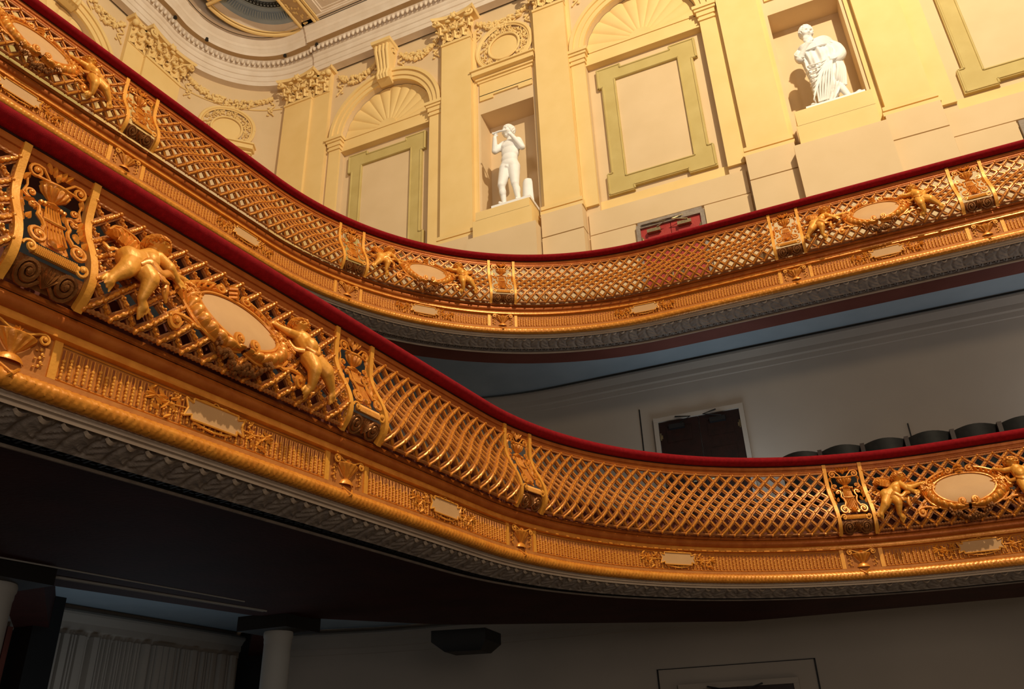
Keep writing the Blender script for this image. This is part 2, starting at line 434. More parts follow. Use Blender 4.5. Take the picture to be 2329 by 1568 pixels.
# ---- cherubs, in flat module units
def st_head(m, c, r, dr):   # head looking along dr, in any local frame whose second axis is up
    m.ell(c, (r*.90, r*1.10, r), 16, 12)
    f = np.array(dr, float); f /= np.linalg.norm(f)
    s = np.cross(f, np.array([0, 1, 0.])); s /= np.linalg.norm(s); u2 = np.cross(s, f)
    C0 = np.array(c, float)
    q = lambda a, b_, d: C0+s*a*r+u2*b_*r+f*d*r
    m.ell(q(0, -.12, 1.0), r*.15, 8, 6); m.ell(q(0, .06, .93), r*.12, 8, 6)
    for k in (-1, 1):
        m.ell(q(k*.42, -.22, .62), r*.32, 8, 6); m.ell(q(k*.3, .27, .80), r*.17, 8, 6)
        m.ell(q(k*.92, -.05, .0), r*.2, 8, 6)
    m.ell(q(0, -.50, .80), r*.14, 8, 6); m.ell(q(0, -.62, .74), r*.13, 8, 6); m.ell(q(0, -.86, .60), r*.24, 8, 6)
    return q, f
def face_dents(q, f, r):
    return [(tuple(q(k*.30, .06, .92)), .17*r, tuple(-f*.20*r)) for k in (-1, 1)]+[(tuple(q(0, -.555, .95)), .07*r, tuple(-f*.10*r))]
def hair(m, c, r, f, seed, n=130, thick=1.0):
    rr = random.Random(seed); ga = PI*(3-5**.5)
    for i in range(n):
        z = 1-2*(i+.5)/n; q = math.sqrt(1-z*z); a = i*ga; v = np.array([q*math.cos(a), q*math.sin(a), z])
        k = float(v @ f)
        if k > .60 and v[1] < .62: continue       # leaves the face free
        if v[1] < -.45 or k < -.9: continue
        up_ = np.array([-.2*f[0], 1.0, .35]); tg = up_-v*float(v @ up_); tg = tg/np.linalg.norm(tg); sd = np.cross(v, tg)
        w1, w2 = rr.uniform(-.25, .25), rr.uniform(-.2, .2); P = []
        for t in np.linspace(-1, 1, 7):
            u_ = v+tg*.30*t+sd*(.10*math.sin(t*3+i)+w1*.2*t); u_ = u_/np.linalg.norm(u_)
            P.append((c[0]+u_[0]*r*.97*thick, c[1]+u_[1]*r*1.15*thick, c[2]+u_[2]*r*1.03*thick))
        m.tube(P, [r*.03, r*.12, r*.13, r*.11, r*.04], 6)
def limb(m, pts, rs):
    for i in range(len(pts)-1): m.cap(pts[i], pts[i+1], rs[i], rs[i+1], 12)
def handfoot(m, wrist, tip, r, foot=False):
    a = np.array(wrist, float); b = np.array(tip, float); t = (b-a); L = np.linalg.norm(t); t /= L
    side = np.cross(t, (0, 0, 1.)); side /= np.linalg.norm(side)+1e-9
    m.cap(a, a+t*L*.5, r, r*1.0, 10)
    for k, q in enumerate((.8, 1., .97, .85) if not foot else (.85, .9, .95, 1.0)):
        o = side*(k-1.5)*r*.62
        m.cap(a+t*L*.45+o, a+t*L*(.55+.45*q)+o*1.25+np.array([0, 0, .01*k]), r*.36, r*.26, 7)
    if not foot: m.cap(a+t*L*.15+side*r, a+t*L*.55+side*r*2.0, r*.38, r*.28, 7)
    else: m.cap(a+t*L*.45+side*r*1.1, a+t*L*.95+side*r*1.3, r*.42, r*.36, 7)
def wing(m, C, wds, d, n=60, ridges=9):
    """ribbed scoop-shaped wing along centre line C with half widths wds"""
    C = np.array(C, float); t = np.linspace(0, 1, len(C)); T = np.linspace(0, 1, n)
    P = np.stack([np.interp(T, t, C[:, 0]), np.interp(T, t, C[:, 1])], -1)
    for _ in range(6): P[1:-1] = (P[:-2]+P[2:]+2*P[1:-1])/4
    D = np.gradient(P, axis=0); D /= np.linalg.norm(D, axis=1)[:, None]; N = np.stack([-D[:, 1], D[:, 0]], -1)
    W_ = np.interp(T, np.linspace(0, 1, len(wds)), wds); G = []
    for i in range(n):
        row = []
        for q in np.linspace(-1, 1, 9):
            saw = (T[i]*ridges+.35*q) % 1.0
            ww = W_[i]*(1+.10*saw*(q > .6))
            row.append((*(P[i]+N[i]*q*ww), d+.05*(1-q*q)+.035*saw*(1-.3*abs(q))+.02*T[i]))
        row += [(*(P[i]+N[i]*.9*W_[i]), d-.03), (*(P[i]-N[i]*.9*W_[i]), d-.03)]
        G.append(row)
    m.loft(G)
    m.tube([(p[0]-nn[0]*w_*.95, p[1]-nn[1]*w_*.95, d+.04) for p, nn, w_ in zip(P[::3], N[::3], W_[::3])], .022, 6)
def cherub_left():
    m = MB()
    hd = (-1.60, -.70, .32); R0 = .195; q, fd = st_head(m, hd, R0, (.50, -.42, .76))
    m.cap((-1.64, -.86, .30), (-1.68, -.95, .27), .085, .11)
    m.cap((-1.70, -1.00, .25), (-1.85, -1.17, .24), .155, .15, 14)
    m.cap((-1.85, -1.17, .24), (-2.02, -1.27, .22), .15, .175, 14)
    m.ell((-1.77, -1.19, .31), .13, 12, 8)
    m.ell((-2.07, -1.25, .22), .17, 12, 8)
    limb(m, [(-2.03, -1.31, .22), (-2.17, -1.50, .26), (-2.31, -1.63, .2)], [.155, .12, .075]); handfoot(m, (-2.31, -1.63, .2), (-2.40, -1.77, .18), .066, True)
    limb(m, [(-1.90, -1.34, .24), (-1.82, -1.50, .29), (-1.86, -1.70, .18)], [.15, .12, .07]); handfoot(m, (-1.86, -1.71, .17), (-1.74, -1.86, .14), .06, True)
    limb(m, [(-1.60, -1.00, .33), (-1.50, -1.20, .37), (-1.34, -1.25, .29)], [.09, .08, .056]); handfoot(m, (-1.33, -1.25, .28), (-1.15, -1.27, .24), .05)
    limb(m, [(-1.56, -1.02, .24), (-1.33, -1.06, .21), (-1.08, -.94, .17)], [.09, .078, .054]); handfoot(m, (-1.06, -.93, .17), (-.88, -.90, .15), .048)
    body = remesh(m, .0135, 4, face_dents(q, fd, R0))
    h = MB(); hair(h, hd, R0, fd, 5, 170, 1.06)
    wg = []
    a = MB(); wing(a, [(-1.66, -1.0), (-1.78, -.85), (-1.95, -.74), (-2.13, -.69), (-2.28, -.78)], [.08, .13, .16, .14, .03], .17, n=90, ridges=11); wg.append(a)
    a = MB(); wing(a, [(-1.52, -1.0), (-1.36, -.88), (-1.2, -.86), (-1.02, -.90)], [.06, .09, .08, .03], .08, ridges=7); wg.append(a)
    s = MB()
    s.tube(sm([(-2.28, -1.02, .14), (-2.36, -1.08, .17), (-2.30, -1.16, .18), (-2.22, -1.1, .18), (-2.14, -1.14, .2), (-2.10, -1.22, .2)]), [.02, .03, .035, .03, .04, .05], 10, .6)
    s.tube(sm([(-2.0, -1.40, .34), (-1.86, -1.33, .39), (-1.7, -1.42, .38), (-1.56, -1.34, .37), (-1.44, -1.31, .33)]), [.03, .06, .05, .05, .03], 10, .7)
    s.tube(sm([(-1.82, -1.36, .38), (-1.68, -1.48, .36), (-1.55, -1.47, .33)]), [.03, .05, .02], 10, .7)
    s.tube(sm([(-1.5, -1.36, .26), (-1.53, -1.50, .22), (-1.48, -1.62, .16)]), [.03, .065, .02], 10, .7)
    return body, h, wg, s
def cherub_right():
    m = MB()
    hd = (1.26, -.72, .33); R0 = .18; q, fd = st_head(m, hd, R0, (.05, -.38, .92))
    m.cap((1.28, -.86, .30), (1.31, -.94, .27), .085, .11)
    m.cap((1.33, -1.00, .26), (1.37, -1.19, .26), .165, .17, 14)
    m.cap((1.37, -1.19, .25), (1.42, -1.33, .22), .15, .165, 14)
    m.ell((1.37, -1.20, .33), .145, 12, 8)
    limb(m, [(1.36, -1.38, .23), (1.36, -1.57, .28), (1.40, -1.76, .17)], [.155, .125, .074]); handfoot(m, (1.40, -1.77, .16), (1.29, -1.90, .14), .06, True)
    limb(m, [(1.50, -1.36, .23), (1.68, -1.50, .27), (1.86, -1.66, .18)], [.155, .125, .074]); handfoot(m, (1.87, -1.67, .17), (1.96, -1.83, .15), .06, True)
    limb(m, [(1.21, -.98, .28), (1.04, -.98, .27), (.92, -.88, .22)], [.088, .075, .052]); handfoot(m, (.91, -.87, .21), (.80, -.74, .17), .047)
    limb(m, [(1.46, -1.0, .28), (1.60, -1.14, .30), (1.52, -1.29, .31)], [.088, .075, .052]); handfoot(m, (1.51, -1.30, .31), (1.39, -1.36, .32), .047)
    body = remesh(m, .0135, 4, face_dents(q, fd, R0))
    h = MB(); hair(h, hd, R0, fd, 8, 170, 1.04)
    wg = []
    a = MB(); wing(a, [(1.18, -1.0), (1.06, -.86), (.98, -.74), (.88, -.70)][::1], [.05, .08, .08, .03], .12, ridges=7); wg.append(a)
    a = MB(); wing(a, [(1.48, -.98), (1.60, -.84), (1.76, -.74), (1.92, -.74)], [.06, .10, .11, .05], .10); wg.append(a)
    s = MB()
    s.tube(sm([(1.24, -1.28, .33), (1.36, -1.37, .38), (1.50, -1.33, .37)]), [.03, .05, .03], 10, .7)
    s.tube(sm([(1.04, -1.12, .2), (1.1, -1.26, .2), (1.24, -1.3, .27)]), [.03, .05, .05], 10, .7)
    for i in range(14):
        t = i/13; s.ell((.9+.18*t, -1.02-.3*t-.04*math.sin(9*t), .17), .034, 6, 4)
    return body, h, wg, s
CH = [cherub_left(), cherub_right()]

# ------------------------------------------------------------------ assemble a balcony
def base_pt(B, s, v):
    return tuple(B.abs_([s], [0], [v])[0])
def h_laurel(S, t):     # bound-leaf torus relief
    u = S/.105; r = np.floor(t*4); k = (u+.5*(r % 2)+.25*(t*4-r)) % 1.0
    return (.020*k**.7*np.sin(PI*((t*4) % 1.0))**.5+.004)*np.sin(PI*np.clip(t, .02, .98))**.4
def h_scale(S, t):
    return .006*np.abs(np.sin(S*PI/.12))*np.exp(-((t-.18)/.07)**2)
def h_acanth(S, t):
    g = (S/.66+.22*np.sin(t*2.6)) % 1.0; q = np.abs(g-.5)*2      # q=0 on the mid rib, 1 between leaves
    env = np.clip(1.05-q*(.75+.5*t), 0, 1)
    rib = .055*np.exp(-(q/.10)**2)
    vein = .045*np.abs(np.sin(PI*(t*3.4+q*1.7)))**.7*np.clip(q*5, 0, 1)*env
    dart = .06*np.exp(-((q-1)/.12)**2)*(.4+.6*t)
    curl = .05*np.exp(-((t-.12)/.07)**2)*env
    return (rib+vein+dart+curl)*np.clip(t*9, 0, 1)*np.clip((1-t)*9, 0, 1)

def make_balcony(B, key, s0, s1, L, fine):
    """L: dict of labels; builds the continuous body of one balcony"""
    t = thing('balcony', L['body'], 'balcony', base_pt(B, (s0+s1)/2, -3.5))
    da = .06
    part('top_moulding', sweep(B, s0, s1, .12, [(-.2, 0), (.045, 0), (.05, -.05), (.035, -.09), (.01, -.10), (.01, -.125), (.035, -.14), (.04, -.18), (.02, -.215), (-.06, -.22), (-.2, -.2)], True), M_RAILGOLD, t)
    m = sweep(B, s0, s1, .10, [(-.1, -2.02), (.17, -2.055), (.20, -2.07), (.20, -2.13), (.17, -2.15)])
    part('ledge', m, M_RAILGOLD, t)
    m = sweep(B, s0, s1, .03 if fine else .045, arcsec(.075, -2.235, .115, 1.0, -1.25, 12), disp=h_scale)
    part('scaled_moulding', m, M_RAILGOLD, t)
    m = sweep(B, s0, s1, .12, [(.11, -2.342), (.10, -2.36), (.095, -2.40), (.10, -2.42), (.125, -2.425), (.13, -2.455), (.09, -2.47), (.04, -2.475)])
    part('fillet', m, M_GOLD, t)
    part('frieze_backing', sweep(B, s0, s1, .12, [(-.1, -2.0), (-.1, -2.1), (.04, -2.40), (.04, -2.985), (.075, -2.99), (.085, -3.06), (.06, -3.08)]), M_FIELD, t)
    part('laurel_torus', sweep(B, s0, s1, .022 if fine else .03, arcsec(.05, -3.175, .11, 1.35, -2.0, 14), disp=h_laurel), M_GOLD, t)
    part('beige_fillet', sweep(B, s0, s1, .12, [(.0, -3.27), (-.0, -3.30), (-.035, -3.315), (-.035, -3.345), (-.09, -3.355), (-.10, -3.40)]), M_GREYL, t)
    part('acanthus_cove', sweep(B, s0, s1, .02 if fine else .03, [(-.10+(-.58)*k, -3.37-.20*math.sin(k*1.25)) for k in np.linspace(0, 1, 22)], disp=lambda S, q: -h_acanth(S, q)), M_GREY, t)
    m = MB(); n = int((s1-s0)/.31)
    for i in range(n):
        s = s0+.31*i
        p = B.abs_([s-.09, s-.05, s, s+.05, s+.09], [-.13]*5, [-3.39, -3.425, -3.44, -3.425, -3.39])
        q = B.abs_([s-.09, s-.05, s, s+.05, s+.09], [-.2]*5, [-3.40, -3.45, -3.47, -3.45, -3.40])
        m.grid([p, q])
    part('leaf_tips', m, M_GREYL, t)['kind'] = 'stuff'
    # small meander band behind the cove
    m = sweep(B, s0, s1, .12, [(-.68, -3.55), (-.70, -3.48), (-1.04, -3.48), (-1.04, -3.53)])
    for i in range(int((s1-s0)/.24)):
        s = s0+.24*i
        for a, b_, o0, o1 in ((s, s+.15, -.74, -.78), (s+.11, s+.15, -.78, -.92), (s+.03, s+.15, -.88, -.92), (s-.05, s-.01, -.74, -.96)):
            P = B.abs_([a, b_, b_, a], [o0, o0, o1, o1], [-3.52]*4); Q = P+np.array([0, 0, .02])
            m.add(np.concatenate([P, Q]), [(0, 1, 2, 3), (0, 1, 5, 4), (1, 2, 6, 5), (2, 3, 7, 6), (3, 0, 4, 7)])
    part('meander_band', m, M_BLACK if key == 'lo' else M_GREY, t)
    part('edge_bead', sweep(B, s0, s1, .12, arcsec(-1.09, -3.52, .045, 0, 2*PI*.95, 8), True), M_GREYL if key == 'up' else M_GREY, t)
    # velvet covered hand rail with its timber capping beneath
    r = sweep(B, s0, s1, .12, [(-.22, .0), (.02, .0), (.045, .02), (.045, .055), (-.22, .055)], True)
    e = solo('handrail', sweep(B, s0, s1, .10, arcsec(.075, .165, .17, 0, 2*PI*.95, 20, .13), True), M_RED, L['rail'], 'handrail')
    part('rail_bed', r, M_MAROON, e)
    return t

make_balcony(UP, 'up', -14, 36, dict(body='upper balcony front edge with gilded mouldings, below its red handrail, curving round the hall', rail='crimson velvet handrail running along the top of the upper balcony'), False)
make_balcony(LO, 'lo', -14.5, 21.5, dict(body='lower balcony front edge with gilded mouldings and grey leaf cove, the nearest one', rail='crimson velvet handrail running along the top of the lower balcony'), True)

def put_pier(B, s, label, group):
    t = thing('lyre_pier', label, 'pier', base_pt(B, s, -2.07), group); f = B.warp(s)
    for m in PIER['strap']: part('strap', m.xf(f), M_GOLD_B, t)
    part('scrollwork', PIER['scrollwork'].xf(f), M_GOLD, t)
    part('urn', PIER['urn'].xf(f), M_GOLD, t)
    part('lyre', PIER['lyre'].xf(f), M_GOLD, t)
    part('scroll_roll', PIER['scroll_roll'].xf(f), M_GOLD_B, t)
    part('base_volutes', PIER['base_volutes'].xf(f), M_DKGOLD, t, 'dark gilded double volute')
LATC = {}
def put_lattice(B, s0, s1, label, cart, rope, group, kind):
    W = (s1-s0)-1.10; x0 = (s0+s1)/2; n = max(4, round(W/.39))
    key = (round(W, 2), rope)
    if key not in LATC: LATC[key] = lattice_flat(W, n, rope)
    t = thing('openwork_panel', label, 'openwork panel', base_pt(B, x0, -2.07), group); f = B.warp(x0)
    part('lattice', LATC[key].xf(f), (M_BRONZE, M_GOLD), t)
    part('rope_border', panel_border(W, rope).xf(f), M_BRONZE, t)
    if cart:
        part('medallion', CART['medallion'].xf(f), M_PLATE, t, 'plain tan oval medallion')
        part('cartouche_frame', CART['cartouche_frame'].xf(f), M_GOLD, t)
        for q_ in CART['flower_cluster']: part('flower_cluster', q_.xf(f), M_GOLD, t)
        part('fruit_garland', CART['fruit_garland'].xf(f), M_DKGOLD, t)
        for (b, h, wg, s), lab in zip(CH, ('winged cherub flying towards the oval from the left', 'winged cherub reaching up to the oval from the right')):
            c = part('cherub', b.xf(f), M_GOLD_B, t, lab)
            part('hair', h.xf(f), M_GOLD, c)
            for q in wg: part('wing', q.xf(f), M_GOLD, c)
            part('drapery', s.xf(f), M_GOLD, c)

FR = {}
def frieze_flat(W):
    m = MB(); sl = MB(); hb = MB(); W2 = W/2
    n = int(W/.1); pitch = W/n
    for i in range(n):
        x = -W2+pitch*(i+.5)
        m.tube([(x+.022, -2.545, .012), (x+.022, -2.70, .012)], .011, 4)
        m.tube([(x-.022, -2.545, .0), (x-.022, -2.93, .0)], .008, 4)
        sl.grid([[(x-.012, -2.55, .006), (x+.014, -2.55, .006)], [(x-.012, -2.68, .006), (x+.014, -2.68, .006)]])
        off = .0 if i % 2 else .05
        for k in range(6):
            y = -2.665-off*.8-.047*k
            if y < -2.945: break
            hb.ell((x+.012, y, .02), (.019 if k % 2 else .025, .030, .024), 6, 4)
    m.split = len(m.f); k_ = m.split; m.merge(sl); m.split = k_
    brd = MB()
    for y in (-2.505, -2.965): brd.tube([(x, y, .01) for x in np.linspace(-W2, W2, 12+int(W*3))], .012, 4)
    return m, hb, brd
def plaque_parts():
    P = [(-.42, -2.53), (.42, -2.53), (.42, -2.60), (.56, -2.55), (.50, -2.69), (.56, -2.83), (.42, -2.78), (.42, -2.85), (-.42, -2.85), (-.42, -2.78), (-.56, -2.83), (-.50, -2.69), (-.56, -2.55), (-.42, -2.60)]
    m = MB()
    m.grid([[(x, y, .072) for y in (-2.53, -2.69, -2.85)] for x in np.linspace(-.42, .42, 9)])
    for s in (-1, 1): m.grid([[(s*.42, -2.60, .072), (s*.42, -2.69, .072), (s*.42, -2.78, .072)], [(s*.50, -2.57, .072), (s*.48, -2.69, .072), (s*.50, -2.81, .072)], [(s*.56, -2.55, .072), (s*.50, -2.69, .072), (s*.56, -2.83, .072)]])
    f = MB(); Q = P+[P[0]]
    for a, b_ in zip(Q[:-1], Q[1:]): f.tube([(a[0], a[1], .078), ((a[0]+b_[0])/2, (a[1]+b_[1])/2, .078), (b_[0], b_[1], .078)], .017, 5)
    for s in (-1, 1):
        f.tube([(s*.36, -2.52, .04), (s*.2, -2.49, .05), (s*.06, -2.50, .05), (0, -2.46, .05)], .012, 5)
        f.tube([(s*.36, -2.86, .04), (s*.2, -2.90, .05), (0, -2.92, .05)], .02, 5)
        for k in range(4): f.leaf(s*(.08+.08*k), -2.90, PI/2 if k % 2 else -.3, .05, .04, .04, .03)
    lfs = []; rr = random.Random(11)
    for s in (-1, 1):
        lf = MB(); lfs.append(lf)
        for i in range(15):
            x = s*(.60+.42*rr.random()); y = -2.71+.19*rr.uniform(-1, 1)
            a = (0 if s > 0 else PI)+rr.uniform(-1.1, 1.1)
            lf.leaf(x, y, a, .15, .06, .03, .045)
        for i in range(12): lf.ell((s*(.58+.35*rr.random()), -2.7+.15*rr.uniform(-1, 1), .06), .02, 5, 3)
        lf.tube([(s*.52, -2.70, .05), (s*.75, -2.73, .06), (s*1.02, -2.68, .05)], .012, 5)
        for k in (-1, 0, 1): lf.leaf(s*1.02, -2.68, (0 if s > 0 else PI)+.5*k, .17, .06, .04, .04)
    return m, f, lfs
PLQ = plaque_parts()
def put_frieze(B, s0, s1, label, group):
    W = (s1-s0)-1.14; x0 = (s0+s1)/2; key = round(W, 2)
    if key not in FR: FR[key] = frieze_flat(W)
    t = thing('frieze_panel', label, 'frieze panel', base_pt(B, x0, -2.97), group); f = B.warpflat(x0)
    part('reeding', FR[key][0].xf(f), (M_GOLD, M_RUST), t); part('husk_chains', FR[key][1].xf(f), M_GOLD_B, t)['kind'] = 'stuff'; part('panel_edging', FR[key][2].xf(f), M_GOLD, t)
    q = part('tablet', PLQ[0].xf(f), M_PLATE, t, 'plain tan eared tablet')
    part('tablet_frame', PLQ[1].xf(f), M_GOLD_B, q); [part('leaf_spray', q_.xf(f), M_GOLD_B, t) for q_ in PLQ[2]]
def urn_flat():
    p = []
    for sx in (-1, 1):
        m = MB(); m.box((sx*.52-.055, -2.985, -.02), (sx*.52+.055, -2.47, .03)); p.append(m)
    u = MB(); R = []
    for r_, y in ((.24, -2.585), (.26, -2.60), (.245, -2.63), (.20, -2.68), (.13, -2.76), (.06, -2.82), (.05, -2.85), (.09, -2.86), (.12, -2.88), (.16, -2.93), (.17, -2.96)):
        R.append([(r_*math.cos(a)*(1+.05*math.cos(11*a)*(-2.81 < y < -2.6)), y, .01+abs(math.sin(a))*r_*.55*(1+.12*math.cos(13*a)*(-2.81 < y < -2.62))) for a in np.linspace(0, PI, 27)])
    u.grid(R)
    hds = []
    for s in (-1, 1):
        hd = MB(); hds.append(hd)
        hd.volute(s*.31, -2.555, .075, 1.5, PI/2, -s, .02, .06, tail=[(s*.03, -2.57), (s*.14, -2.55), (s*.24, -2.50)])
        for k in range(5):
            hd.ell((s*(.33+.02*(k % 2)), -2.67-.055*k, .025), (.022, .028, .02), 5, 3); hd.ell((s*(.28+.1*(k % 2)), -2.69-.055*k, .02), (.02, .014, .015), 5, 3)
    for a in range(5): u.leaf(0, -2.58, math.radians(30+30*a), .10, .045, .04, .04)
    for s in (-1, 1):   # ribbon cross on the torus below
        u.tube([(s*.12, -3.03, .05), (0, -3.15, .16), (-s*.12, -3.28, .02)], .022, 5)
    return p, u, hds
URN = urn_flat()
def put_urn(B, s, label, group):
    t = thing('urn_block', label, 'urn relief', base_pt(B, s, -2.97), group); f = B.warpflat(s)
    for m in URN[0]: part('pilaster_strip', m.xf(f), M_GOLD_B, t)
    part('urn', URN[1].xf(f), M_GOLD, t); [part('handle', q_.xf(f), M_GOLD_B, t) for q_ in URN[2]]

# piers (centres) with what singles each one out
UPP = [-5.165, 3.498, 9.655, 20.72, 26.78]
LOP = [-10.56, -4.55, 1.49, 12.18, 18.2]
pn_u = ['on the upper balcony just right of the top left cherub panel', 'on the upper balcony just left of the middle cherub panel', 'on the upper balcony just right of the middle cherub panel', 'on the upper balcony just left of the right cherub panel', 'on the upper balcony just right of the right cherub panel']
pn_l = ['on the lower balcony, the largest and nearest one at far left', 'on the lower balcony just right of the large cherub panel', 'on the lower balcony between the short and the long plain lattice', 'on the lower balcony just left of its right cherub panel', 'on the lower balcony at the right picture edge']
for s, d in zip(UPP, pn_u):
    put_pier(UP, s, 'gilded lyre pier '+d, 'lyre piers of the upper balcony')
    put_urn(UP, s, 'gilded urn relief '+d.replace('on the upper balcony', 'in upper balcony frieze,'), 'urn reliefs of the upper balcony')
for s, d in zip(LOP, pn_l):
    put_pier(LO, s, 'gilded lyre pier '+d, 'lyre piers of the lower balcony')
    put_urn(LO, s, 'gilded urn relief '+d.replace('on the lower balcony', 'in lower balcony frieze,'), 'urn reliefs of the lower balcony')
gu, gl = 'openwork panels of the upper balcony', 'openwork panels of the lower balcony'
put_lattice(UP, -11.22, -5.165, 'gilded lattice panel with oval medallion and cherubs at top left, upper balcony', True, False, gu, 0)
put_lattice(UP, -5.165, 3.498, 'plain gilded lattice panel on the left curve of the upper balcony', False, False, gu, 0)
put_lattice(UP, 3.498, 9.655, 'gilded lattice with oval medallion and cherubs in the middle of the upper balcony', True, False, gu, 0)
put_lattice(UP, 9.655, 20.72, 'long plain gilded lattice panel of the upper balcony, under the red door', False, False, gu, 0)
put_lattice(UP, 20.72, 26.78, 'gilded lattice with oval medallion and cherubs at the right of the upper balcony', True, False, gu, 0)
put_lattice(UP, 26.78, 32.9, 'plain gilded lattice cut by the right picture edge, upper balcony', False, False, gu, 0)
put_lattice(LO, -14.6, -10.56, 'plain rope lattice cut by the left picture edge, lower balcony', False, True, gl, 0)
put_lattice(LO, -10.56, -4.55, 'large near lattice panel with oval medallion between two cherubs, lower balcony', True, True, gl, 0)
put_lattice(LO, -4.55, 1.49, 'short plain gilded lattice panel in the middle of the lower balcony', False, False, gl, 0)
put_lattice(LO, 1.49, 12.18, 'long plain gilded lattice panel round the corner of the lower balcony', False, False, gl, 0)
put_lattice(LO, 12.18, 18.2, 'gilded lattice with oval medallion and cherubs at right end, lower balcony', True, True, gl, 0)
put_lattice(LO, 18.2, 21.5, 'plain rope lattice beyond the right cherub panel, lower balcony', False, True, gl, 0)
fu, fl_ = 'frieze panels of the upper balcony', 'frieze panels of the lower balcony'
for a, b_, d in ((-11.22, -5.165, 'at top left, below the first cherub panel'), (-5.165, 3.498, 'on the left curve, below plain lattice'), (3.498, 9.655, 'below the middle cherub panel'), (9.655, 20.72, 'longest one, below the long plain lattice'), (20.72, 26.78, 'below the right cherub panel'), (26.78, 32.9, 'cut by the right picture edge')):
    put_frieze(UP, a, b_, 'upper balcony frieze panel with tan tablet, '+d, fu)
for a, b_, d in ((-10.56, -4.55, 'nearest one, below the large cherub panel'), (-4.55, 1.49, 'below the short plain lattice'), (1.49, 12.18, 'longest one, below the long plain lattice'), (12.18, 18.2, 'below the right cherub panel')):
    put_frieze(LO, a, b_, 'lower balcony frieze panel with tan tablet, '+d, fl_)

# ------------------------------------------------------------------ balcony decks and under-sides
def deck(name, B, s0, s1, zt, zb, back, mat, vb=-3.52):
    """soffit polygon between the front curve and a back outline"""
    S = np.linspace(s0, s1, 60); F = B.abs_(S, [-1.06]*60, [vb]*60)
    m = MB(); n = len(back)
    bk = []
    L = np.concatenate([[0], np.cumsum([math.dist(back[i], back[i+1]) for i in range(n-1)])]); L /= L[-1]
    for k in np.linspace(0, 1, 60): bk.append((np.interp(k, L, [p[0] for p in back]), np.interp(k, L, [p[1] for p in back])))
    G = [[(F[i][0], F[i][1], zb), (bk[i][0], bk[i][1], zb), (bk[i][0], bk[i][1], zt), (F[i][0], F[i][1], zt)] for i in range(60)]
    m.loft(G)
    return m
bk_lo = [(-6.55, .6), (-5.97, 4.47), (-5.67, 6.54), (-4.43, 8.25), (-1.45, 10.14), (1.43, 10.2), (9, 10.25)]
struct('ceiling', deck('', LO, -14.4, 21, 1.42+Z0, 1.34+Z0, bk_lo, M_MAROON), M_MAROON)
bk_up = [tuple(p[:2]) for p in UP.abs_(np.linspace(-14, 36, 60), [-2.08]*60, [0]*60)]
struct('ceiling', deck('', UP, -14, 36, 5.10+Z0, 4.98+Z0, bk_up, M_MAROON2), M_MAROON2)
def plat(B, s0, s1, z, zbk, back):
    S = np.linspace(s0, s1, 60); F = B.abs_(S, [-.35]*60, [0]*60); n = len(back)
    L = np.concatenate([[0], np.cumsum([math.dist(back[i], back[i+1]) for i in range(n-1)])]); L /= L[-1]; G = []
    for i, k in enumerate(np.linspace(0, 1, 60)):
        x, y = np.interp(k, L, [p[0] for p in back]), np.interp(k, L, [p[1] for p in back])
        G.append([(F[i][0], F[i][1], z-.12), (x, y, zbk-.12), (x, y, zbk), (F[i][0], F[i][1], z)])
    m = MB(); m.loft(G); return m
struct('floor', plat(LO, -14.4, 21, 1.85+Z0, 3.2+Z0, [(-9.0, .6), (-9.0, 7), (-8, 9.8), (-6.5, 11.2), (-4, 11.98), (9, 11.98)]), M_FLOOR)
struct('floor', plat(UP, -14, 36, 5.52+Z0, 6.85+Z0, [(-12.9, 1.5), (-12.9, 9.3), (-12.2, 11), (-10.9, 11.9), (-5, 11.95), (9, 11.95)]), M_FLOOR)

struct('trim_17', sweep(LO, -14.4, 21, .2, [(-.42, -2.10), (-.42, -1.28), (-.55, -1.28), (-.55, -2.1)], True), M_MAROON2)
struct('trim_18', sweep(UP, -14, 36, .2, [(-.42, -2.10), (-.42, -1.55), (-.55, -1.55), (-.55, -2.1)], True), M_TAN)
# ------------------------------------------------------------------ wall frames: (a along wall, z, p projection into the hall)
Cc = (-10.6, 9.65); Rc = 2.35
def F_rear(P): return np.stack([P[:, 0], 12-P[:, 2], P[:, 1]+Z0], -1)
def F_left(P): return np.stack([-12.95+P[:, 2], P[:, 0], P[:, 1]+Z0], -1)
def F_arc(P):
    a = PI-P[:, 0]/Rc; r = Rc-P[:, 2]
    return np.stack([Cc[0]+r*np.cos(a), Cc[1]+r*np.sin(a), P[:, 1]+Z0], -1)
def bx(m, a0, a1, z0, z1, p0, p1): m.box((a0, z0, p0), (a1, z1, p1))
def fthing(F, name, label, cat, a, z, p=.1, group=None):
    return thing(name, label, cat, tuple(F(np.array([[a, z, p]]))[0]), group)

